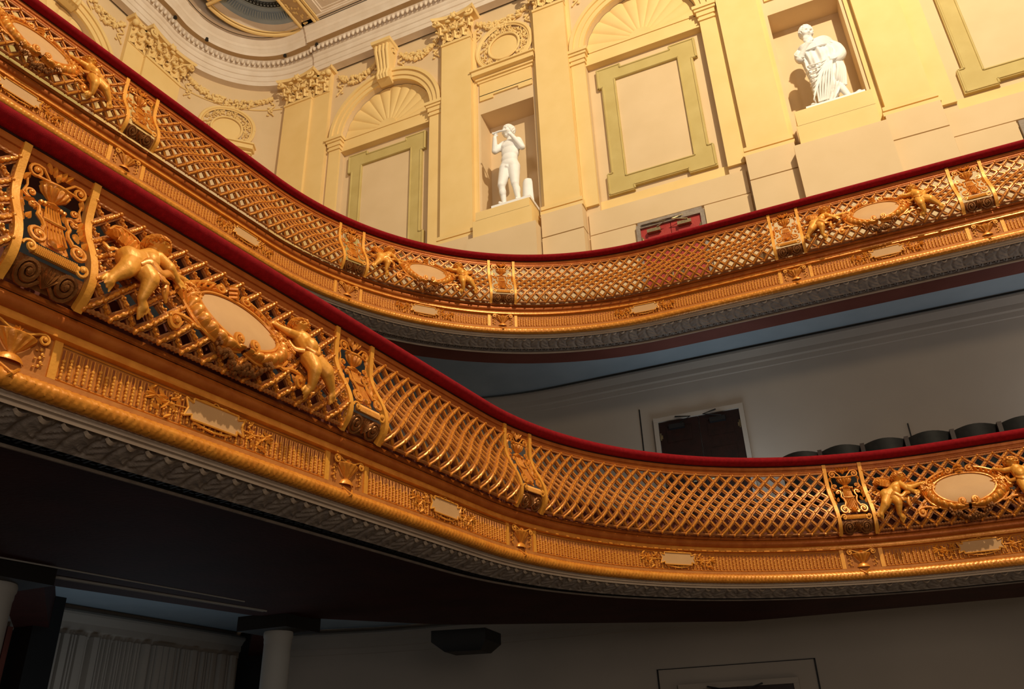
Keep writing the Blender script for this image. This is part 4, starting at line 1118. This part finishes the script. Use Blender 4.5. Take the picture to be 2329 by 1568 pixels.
def resamp(Q, n):
    L = np.concatenate([[0], np.cumsum([math.dist(Q[i], Q[i+1]) for i in range(len(Q)-1)])]); L /= L[-1]
    return [(np.interp(k, L, [p[0] for p in Q]), np.interp(k, L, [p[1] for p in Q])) for k in np.linspace(0, 1, n)]
def low_wall(z0, z1, cx, cy, r, uL, nL):
    m = MB(); P = [(uL, nL), (uL, cy)]+[(cx+r*math.cos(a), cy+r*math.sin(a)) for a in np.linspace(PI, PI/2, 24)][1:]+[(9, cy+r)]
    m.grid([[(x, y, z0+Z0) for x, y in P], [(x, y, z1+Z0) for x, y in P]]); return m, P
def corn(P, z, sec):
    m = MB(); C_ = np.array(P); T = np.gradient(C_, axis=0); T /= np.linalg.norm(T, axis=1)[:, None]+1e-9; N_ = np.stack([T[:, 1], -T[:, 0]], -1)
    m.grid([[(x+nx*p, y+ny*p, z+dz+Z0) for (x, y), (nx, ny) in zip(C_, N_)] for p, dz in sec]); return m
CS = [(.10, .03), (.13, .0), (.13, -.03), (.10, -.05), (.07, -.10), (.05, -.12), (.05, -.20), (.02, -.22), (.02, -.30), (0, -.31)]
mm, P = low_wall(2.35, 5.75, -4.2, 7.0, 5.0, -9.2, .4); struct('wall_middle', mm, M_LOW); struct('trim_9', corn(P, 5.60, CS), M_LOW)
pl = MB(); pl.grid([[(x, y, 5.66+Z0), (x2, y2, 5.66+Z0)] for (x, y), (x2, y2) in zip(resamp(P, 60), resamp(bk_up, 60))]); struct('ceiling', pl, M_CEILL)
P = [(-9.75, .4), (-9.75, 6), (-9.75, 9), (-9.75, 11.25), (-9.45, 11.27), (-9.0, 11.36), (-8.4, 11.60), (-7.6, 11.84), (-6.8, 11.97), (-6.0, 12.0), (-2, 12.0), (9, 12.0)]
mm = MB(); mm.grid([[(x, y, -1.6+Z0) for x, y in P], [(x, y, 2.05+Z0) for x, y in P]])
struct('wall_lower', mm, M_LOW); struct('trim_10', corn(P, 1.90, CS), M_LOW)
pl = MB(); A_ = resamp(P, 60); B_ = resamp([(-6.3, .6)]+bk_lo[1:], 60)
pl.grid([[(x, y, 2.0+Z0), (x2, y2, 2.0+Z0)] for (x, y), (x2, y2) in zip(A_, B_)]); struct('ceiling', pl, M_CEILL)
door_pair('door_3', -2.58, -1.31, 4.68+Z0, 3.22+Z0, 11.96, M_DOOR)
door_pair('door_4', -2.68, -1.22, .76+Z0, 0, 11.96, M_DOOR)
m = MB()
for x, za, zb in ((-2.87, 2.0, 4.98), (.93, 2.4, 4.02)): m.box((x-.008, 11.985, za+Z0), (x+.008, 12.0, zb+Z0))
for z0 in (1.05,): m.box((-3.04, 11.985, -1.6+Z0), (-3.02, 12, 1.05+Z0)); m.box((-.92, 11.985, -1.6+Z0), (-.90, 12, 1.05+Z0)); m.box((-3.04, 11.985, 1.04+Z0), (-.90, 12, 1.05+Z0))
struct('trim_11', m, M_BLACK)
# ribbed wall hanging on the left lower wall
m = MB(); rr = random.Random(5); y = 7.45
ribs = []
while y < 10.9:
    wd = rr.choice((.025, .025, .035, .09)); dp = rr.choice((.03, .05, .07)) if wd < .05 else .09
    m.box((-9.76, y, -1.55+Z0), (-9.72+dp, y+wd, 1.62+Z0)); y += wd+rr.choice((.02, .03, .045))
solo('ribbed_wall_panel', m, M_LOW, 'vertically ribbed wall panelling between the two columns at lower left', 'wall panelling')
# columns and boxes under the lower balcony
for (x, y, r, lab) in ((-5.72, 3.86, .17, 'thick round grey-buff column at the lower left picture corner'), (-5.62, 6.93, .135, 'slim round grey-buff column left of the black bracket, bottom of picture')):
    t = thing('column', lab, 'column', (x, y, 0), 'columns under the lower balcony')
    m = MB(); m.loft([[(x+q*math.cos(a), y+q*math.sin(a), z+Z0) for a in np.linspace(0, 2*PI, 32, endpoint=False)] for z, q in ((-1.6, r*1.1), (0, r*1.04), (1.10, r))]); part('shaft', m, M_COLUMN, t)
    m = MB(); m.loft([[(x+q*math.cos(a), y+q*math.sin(a), z+Z0) for a in np.linspace(0, 2*PI, 32, endpoint=False)] for z, q in ((1.10, r*1.0), (1.12, r*1.03), (1.15, r*1.03), (1.17, r*1.08), (1.20, r*1.09), (1.22, r*1.05))]); part('necking', m, M_COLUMN, t)
    m = MB(); m.box((x-.3, y-.28, 1.22+Z0), (x+.3, y+.28, 1.36+Z0)); part('capital_block', m, M_BLACK, t)
m = MB(); m.loft([[(x, y, 1.16+Z0), (x+.42, y+.12, 1.16+Z0)][::1]+[(x+.38, y+.5, 1.16+Z0), (x-.06, y+.42, 1.16+Z0)] for x, y in ((-4.85, 9.05),)]+[[(-4.98, 8.95, 1.27+Z0), (-4.33, 9.1, 1.27+Z0), (-4.4, 9.7, 1.27+Z0), (-5.0, 9.6, 1.27+Z0)], [(-4.98, 8.95, 1.4+Z0), (-4.33, 9.1, 1.4+Z0), (-4.4, 9.7, 1.4+Z0), (-5.0, 9.6, 1.4+Z0)]])
solo('bracket', m, M_BLACK, 'black faceted bracket under the lower balcony, right of the slim column', 'bracket')
def bead(P, r, mat, name, lab): 
    m = MB(); m.tube(P, r, 6); return solo(name, m, mat, lab, 'moulding')
struct('trim_12', (lambda m: (m.tube([(-5.42, 3.0, 1.335+Z0), (-5.41, 3.68, 1.335+Z0), (-5.2, 5.9, 1.335+Z0)], .006, 6), m.tube([(-5.66, 3.0, 1.33+Z0), (-5.63, 4.2, 1.33+Z0), (-5.36, 6.4, 1.333+Z0)], .009, 6), m.tube([(-5.69, 3.0, 1.33+Z0), (-5.67, 4.2, 1.33+Z0), (-5.40, 6.4, 1.333+Z0)], .006, 6), m)[3])(MB()), M_COLUMN)
# cross beams between columns and the side wall, under the ceiling
for i_, ((xa, ya), (xb, yb), wd_) in enumerate((((-5.62, 6.93), (-9.55, 11.35), .19), ((-5.72, 3.9), (-9.65, 7.2), .19))):
    dx, dy = xb-xa, yb-ya; L_ = math.hypot(dx, dy); nx, ny = -dy/L_*wd_, dx/L_*wd_
    m = MB(); m.loft([[(x-nx, y-ny, 1.62+Z0), (x+nx, y+ny, 1.62+Z0), (x+nx, y+ny, 2.0+Z0), (x-nx, y-ny, 2.0+Z0)] for x, y in ((xa, ya), (xb, yb))])
    struct('trim_%d' % (13+i_), m, M_MAROON)
m = MB(); m.box((-9.74, 11.05, 0), (-9.10, 11.5, 2.0+Z0)); struct('trim_15', m, M_BLACK)
m = MB(); m.box((-9.74, 7.02, 0), (-9.40, 7.40, 2.0+Z0)); struct('trim_16', m, M_BLACK)
m = MB()
for k in range(9): m.box((-9.74, 6.05+.105*k, .02), (-9.66+.03*(k % 2), 6.12+.105*k, 1.62+Z0))
solo('dark_red_panelling', m, M_MAROON2, 'dark red ribbed panelling beside the thick column at lower left', 'wall panelling')
# ------------------------------------------------------------------ seats behind the lower rail
def seat_proto():
    m = MB(); P = []
    for k in np.linspace(0, 1, 7):
        z = -.62+.60*k
        P.append([(x, .05*(1-(x/.2)**2)*-1-.02+.06*k+o, z+(.035*math.cos(x/.23*PI/2) if k > .9 else 0)) for x, o in [(q, 0) for q in np.linspace(-.212, .212, 9)]+[(q, .07) for q in np.linspace(.212, -.212, 9)]])
    m.loft(P); return m
SEAT = seat_proto()
PARM = MB(); PARM.box((.205, -.05, -.75), (.25, .09, -.02)); PARM.tube([(.2275, -.1, -.25), (.2275, .35, -.22)], .025, 6)
BSE = MB(); BSE.box((-.2, -.42, -.64), (.2, -.02, -.56))
sl = ['first black seat back showing above the lower handrail, from the left', 'second black seat back above the lower handrail, from the left', 'third black seat back above the lower handrail, from the left', 'fourth black seat back above the lower handrail, from the left', 'fifth black seat back above the lower handrail, from the left', 'black seat back at right above the lower handrail, second from the picture edge', 'black seat back above the lower handrail, cut by the right picture edge']
first = None
for i in range(7):
    x = -.46+.453*i; zz = 3.02+Z0; loc = (x, 9.42, zz)
    if first is None:
        o = thing('theatre_seat', sl[i], 'seat', loc, 'seats behind the lower handrail')
        tr = lambda q: q+np.array(loc)
        part('seat_back', SEAT.xf(tr), M_LEATHER, o); part('armrest', PARM.xf(tr), M_DOOR, o); part('seat_cushion', BSE.xf(tr), M_LEATHER, o); first = o
    else:
        o = first.copy(); col.objects.link(o); o.location = loc; o['label'] = sl[i]
        for ch in list(first.children):
            c_ = ch.copy(); col.objects.link(c_); c_.parent = o

m = MB(); m.box((-1.42, 9.28, 2.20+Z0), (-.86, 9.32, 2.235+Z0)); m.box((-1.40, 9.28, 1.8+Z0), (-1.38, 9.32, 2.2+Z0)); m.box((-.90, 9.28, 1.8+Z0), (-.88, 9.32, 2.2+Z0))
solo('aisle_rail', m, M_MARBLE, 'thin white horizontal bar seen low behind the long lattice of the lower balcony', 'rail')
# ------------------------------------------------------------------ statues
def statue1():
    m = MB(); P = .28
    hd = (-4.845, 11.40, P+.05); q, fd = st_head(m, hd, .138, (-.50, -.12, .85))
    rr = random.Random(1)
    m.ell((-4.83, 11.47, P+.0), (.125, .10, .13), 12, 8)
    m.cap((-4.84, 11.30, P), (-4.83, 11.18, P-.02), .065, .085)
    # torso
    m.ell((-4.83, 11.02, P), (.225, .18, .145), 16, 10); m.ell((-4.84, 10.86, P+.01), (.195, .19, .135), 16, 10)
    m.ell((-4.86, 10.70, P+.02), (.18, .16, .13), 16, 10); m.ell((-4.87, 10.58, P), (.20, .14, .14), 16, 10)
    for k in (-1, 1): m.ell((-4.83+k*.085, 11.02, P+.09), (.085, .06, .05), 10, 6)
    m.cap((-4.98, 11.13, P), (-4.68, 11.13, P), .085, .085)
    # legs
    for (h, kn, an, toe) in (((-4.96, 10.50, P), (-5.03, 10.07, P+.07), (-5.02, 9.66, P-.02), (-5.05, 9.60, P+.14)), ((-4.78, 10.50, P), (-4.76, 10.06, P+.02), (-4.72, 9.66, P-.04), (-4.70, 9.60, P+.12))):
        m.cap(h, kn, .135, .085, 14); m.ell(kn, .086, 10, 8); m.cap(kn, an, .078, .05, 12)
        m.ell(((kn[0]+an[0])/2, kn[1]*.65+an[1]*.35, kn[2]-.03), (.076, .13, .078), 10, 8)
        m.cap((an[0], an[1]-.02, an[2]), toe, .042, .035, 10)
    m.ell((-4.89, 10.47, P+.11), .035, 8, 6)
    # arms, both hands raised to the flute
    for pts in (((-5.00, 11.12, P), (-5.14, 10.95, P+.10), (-5.09, 11.20, P+.20)), ((-4.66, 11.12, P), (-4.56, 10.88, P+.06), (-4.72, 11.14, P+.19))):
        limb(m, pts, [.085, .066, .044])
    body = remesh(m, .013, 4, face_dents(q, fd, .125))
    hn = MB()
    for wr, tip in (((-5.09, 11.22, P+.20), (-5.04, 11.31, P+.22)), ((-4.73, 11.15, P+.19), (-4.80, 11.22, P+.22))): handfoot(hn, wr, tip, .03)
    body.merge(remesh(hn, .008, 1))
    h = MB(); hair(h, hd, .138, fd, 3, 120, .93)
    stump = MB(); stump.loft([[(-4.56+q_*math.cos(a)*(1+.08*math.sin(5*a)), z, .12+q_*.9*math.sin(a)) for a in np.linspace(0, 2*PI, 18, endpoint=False)] for z, q_ in ((9.55, .13), (9.7, .115), (9.95, .105), (10.12, .10), (10.19, .085), (10.21, .05))])
    fl = MB(); fl.tube([(-5.12, 11.30, P+.23), (-4.97, 11.30, P+.24), (-4.80, 11.27, P+.23)], .020, 8); fl.tube([(-5.12, 11.30, P+.23), (-5.10, 11.30, P+.23)], .028, 8)
    pl = MB(); pl.box((-5.22, 9.50, -.2), (-4.40, 9.56, .45))
    t = fthing(F_rear, 'statue', 'white statue of a nude standing youth playing a flute, in the left niche', 'statue', -4.85, 9.50, .2)
    part('figure', body.xf(F_rear), M_MARBLE, t); part('hair', h.xf(F_rear), M_MARBLE, t)
    part('tree_stump', stump.xf(F_rear), M_MARBLE, t); part('flute', fl.xf(F_rear), M_MARBLE, t); part('plinth', pl.xf(F_rear), M_MARBLE, t)
def statue2():
    m = MB(); P = .22; rr = random.Random(6)
    hd = (1.00, 11.47, P+.04); q, fd = st_head(m, hd, .135, (.42, -.55, .80))
    m.ell((.99, 11.53, P), (.12, .11, .14), 12, 8)
    for i in range(22):     # beard
        a = rr.uniform(-1.2, 1.2); m.ell(tuple(q(math.sin(a)*.6, -.75-rr.random()*.55, .35+.35*math.cos(a))), rr.uniform(.025, .04), 6, 4)
    m.cap((1.01, 11.35, P), (1.04, 11.20, P-.02), .075, .11)
    m.ell((1.08, 11.04, P), (.26, .17, .14), 16, 10)
    m.cap((.86, 11.12, P), (.79, 10.86, P+.08), .085, .07); m.cap((.79, 10.86, P+.08), (.98, 11.06, P+.20), .065, .045)
    m.cap((1.26, 11.08, P), (1.37, 10.78, P+.02), .10, .09)
    # bare lower leg and feet
    m.cap((1.28, 10.15, P), (1.40, 9.80, P-.02), .075, .045, 12)
    for a, b_ in (((1.40, 9.74, P), (1.54, 9.72, P+.14)), ((.93, 9.75, P), (.80, 9.71, P+.16))): m.cap(a, b_, .05, .042, 10); [m.cap(np.array(b_)+np.array([.02*k-.03, -.005, .01]), np.array(b_)+np.array([.02*k-.03, -.012, .045]), .017, .013, 6) for k in range(4)]
    body = remesh(m, .013, 3, face_dents(q, fd, .135))
    hn = MB(); handfoot(hn, (.98, 11.06, P+.20), (1.06, 11.13, P+.20), .036); body.merge(remesh(hn, .008, 1))
    dr = MB(); R = []
    Zs = np.linspace(11.08, 9.72, 90)
    for z in Zs:
        k = (11.08-z)/1.36
        cx_ = 1.10-.02*k+.03*math.sin(k*3)-.0*k; 
        hw = np.interp(k, [0, .06, .18, .35, .55, .75, .9, 1], [.20, .27, .29, .27, .24, .20, .13, .09]); cx_ = np.interp(k, [0, .3, .6, .8, 1], [1.08, 1.12, 1.12, 1.10, 1.01])
        row = []
        for j in range(120):
            a = 2*PI*j/120; fx = math.cos(a); fz = math.sin(a)
            # folds radiate from the right hip
            fold = .016*math.sin(9*a+6*k)+.012*math.sin(17*a-5*k+2*math.sin(4*k))+.013*math.sin(34*k+3.5*fx)*(1 if fz > -.2 else 0)*np.interp(k, [0, .1, .75, 1], [1, .8, .6, .1])
            row.append((cx_+(hw+fold)*fx, z, P+(hw*.62+fold*1.2)*fz))
        R.append(row)
    dr.loft(R)
    fo = MB()
    # rolled cloth across the chest and over the shoulder, covered arm, hanging end
    for k in range(6):
        fo.tube(sm([(.80+.015*k, 11.10-.025*k, P-.02), (.86, 11.10-.03*k, P+.13), (1.06, 11.10-.032*k, P+.18), (1.24, 11.15-.035*k, P+.14), (1.35, 11.13-.035*k, P+.05), (1.38, 11.05-.03*k, P-.06)], 5), .026, 7)
    dr.tube(sm([(1.30, 11.08, P-.02), (1.40, 10.92, P+.0), (1.44, 10.74, P+.03), (1.36, 10.62, P+.08), (1.22, 10.60, P+.14)], 6), [.10, .115, .105, .09, .07], 12)
    for k in range(6):
        fo.tube(sm([(1.33+.02*k, 11.04-.03*k, P+.10-.01*k), (1.46-.015*k, 10.86, P+.08-.02*k), (1.46-.02*k, 10.70, P+.10), (1.32-.02*k, 10.56-.01*k, P+.17-.01*k), (1.18, 10.60, P+.17)], 5), .016, 6)
    for k in range(5):
        fo.tube(sm([(1.40-.015*k, 10.64, P+.04), (1.43-.02*k, 10.42, P+.04+.02*k), (1.41-.03*k, 10.2, P+.03+.02*k), (1.39-.035*k, 10.04+.02*k, P+.03)], 5), [.03, .036, .03, .02], 7)
    dr.ell((.80, 10.95, P+.04), (.095, .14, .10), 12, 8)
    for k in range(4): fo.tube(sm([(.80, 11.10, P+.06), (.73+.015*k, 11.0-.03*k, P+.08), (.78+.03*k, 10.86-.01*k, P+.14)], 6), .016, 6)
    for k in range(9): fo.tube(sm([(1.24-.01*k, 10.60-.01*k, P+.17), (1.06-.025*k, 10.56-.085*k, P+.185), (.90-.006*k, 10.62-.10*k, P+.12), (.84+.004*k, 10.66-.105*k, P+.02)], 6), .013, 5)
    for k in range(6): fo.tube(sm([(1.27-.012*k, 10.55, P+.16), (1.22-.04*k, 10.3, P+.19), (1.16-.045*k, 10.05, P+.165), (1.06-.03*k, 9.80, P+.10)], 6), .016, 6)
    h = MB(); hair(h, hd, .135, fd, 4, 120, .90)
    pl = MB(); pl.box((.68, 9.62, -.25), (1.62, 9.69, .42))
    t = fthing(F_rear, 'statue', 'white statue of a bearded man wrapped in a long robe, in the right niche', 'statue', 1.1, 9.62, .2)
    part('figure', body.xf(F_rear), M_MARBLE, t); part('robe', remesh(dr, .014, 1).merge(fo).xf(F_rear), M_MARBLE, t); part('hair', h.xf(F_rear), M_MARBLE, t); part('plinth', pl.xf(F_rear), M_MARBLE, t)
statue1(); statue2()
for c, zt, lab, e in ((-5.0, 9.50, 'tall square pedestal block below the flute player', 0), (1.08, 9.62, 'tall square pedestal block below the robed man', .04)):
    t = fthing(F_rear, 'statue_pedestal', lab, 'pedestal', c, 5.7, .3, 'pedestals under the statues')
    m = MB(); bx(m, c-.56-e, c+.58+e, 9.3, zt, -.48, .46); bx(m, c-.62, c+.62, 8.9, 9.305, -.02, .46); part('upper_block', m.xf(F_rear), M_CREAM, t)
    m = MB(); bx(m, c-.74, c+.70, 5.8, 8.9, -.02, .50); part('lower_block', m.xf(F_rear), M_BUFF, t)

# ------------------------------------------------------------------ stalls floor
m = MB(); m.box((-10, -8, -.1), (10, 12.2, 0)); struct('floor', m, M_FLOOR)

# ------------------------------------------------------------------ camera
cam = bpy.data.cameras.new('camera'); co = bpy.data.objects.new('camera', cam); col.objects.link(co)
cam.sensor_fit = 'HORIZONTAL'; cam.sensor_width = 36; cam.lens = 36*1830.43/2329; cam.clip_end = 200; cam.clip_start = .05
Fv = Vector((-.346509, .818912, .45751)); Rv = Vector((.913875, .404712, -.032257)); Uv = Rv.cross(Fv)
co.matrix_world = Matrix(((Rv.x, Uv.x, -Fv.x, 0), (Rv.y, Uv.y, -Fv.y, 0), (Rv.z, Uv.z, -Fv.z, Z0), (0, 0, 0, 1)))
scene.camera = co

# ------------------------------------------------------------------ light
def lamp(name, kind, loc, tgt, energy, color, size, **k):
    l = bpy.data.lights.new(name, kind); l.energy = energy; l.color = color
    if kind == 'AREA': l.size = size
    else: l.shadow_soft_size = size
    if kind == 'SPOT': l.spot_size = k.get('spot', 1.6); l.spot_blend = k.get('blend', .5)
    o = bpy.data.objects.new(name, l); col.objects.link(o); o.location = loc
    o.rotation_euler = (Vector(tgt)-Vector(loc)).to_track_quat('-Z', 'Y').to_euler(); return o
lamp('stage_flood', 'SPOT', (4.8, 1.2, 15.3+Z0), (-2, 10, 9+Z0), 6500, (1, .85, .60), .14, spot=2.6, blend=.5)
lamp('hall_fill', 'AREA', (5.0, -2.0, 4.5+Z0), (-1.5, 9, 5.5+Z0), 135, (1, .76, .48), 1.0)  # added fill for the balcony fronts, not a fitting of the hall
lamp('ceiling_fill', 'AREA', (-4, 3, 10+Z0), (-9.5, 10.5, 16.5+Z0), 120, (1, .88, .78), 1.5)  # added fill for cornice and ceiling at the round corner
lamp('stalls_fill', 'AREA', (3.5, -3.5, 1.2+Z0), (-1, 9, 3.5+Z0), 105, (1, .90, .80), 2.5)  # added low fill in place of bounce from the stalls floor
lamp('foyer_ceiling_fill', 'AREA', (-7.6, 7.0, -.9+Z0), (-7.8, 7.2, 2+Z0), 9, (.72, .88, 1), 1.6)  # added blue fill for the ceiling under the lower balcony, no fixture
lamp('aisle_ceiling_fill', 'AREA', (-1.5, 11.0, 3.0+Z0), (-1.5, 10.7, 5.6+Z0), 10, (.72, .88, 1), 1.2)  # added fill so the middle ceiling shows blue, no fixture
lamp('aisle_ceiling_fill', 'AREA', (3.5, 11.0, 3.0+Z0), (3.5, 10.7, 5.6+Z0), 10, (.80, .9, 1), 1.2)  # second added fill for the middle ceiling
lamp('stalls_wall_fill', 'AREA', (1.5, 9.3, -1.45+Z0), (-.5, 12, .2+Z0), 5, (1, .80, .60), .8)  # added fill to lift the lower wall near the floor
lamp('balcony_wall_fill', 'AREA', (6.2, 10.6, 3.6+Z0), (2.2, 12, 3.9+Z0), 9, (1, .72, .5), .6)  # added fill, out of view, to warm the middle wall at right
wd = bpy.data.worlds.new('hall_air'); scene.world = wd; wd.use_nodes = True
wd.node_tree.nodes['Background'].inputs[0].default_value = (1, .78, .56, 1); wd.node_tree.nodes['Background'].inputs[1].default_value = .14
scene.view_settings.view_transform = 'Standard'; scene.view_settings.look = 'None'; scene.view_settings.gamma = 1; scene.view_settings.exposure = .25
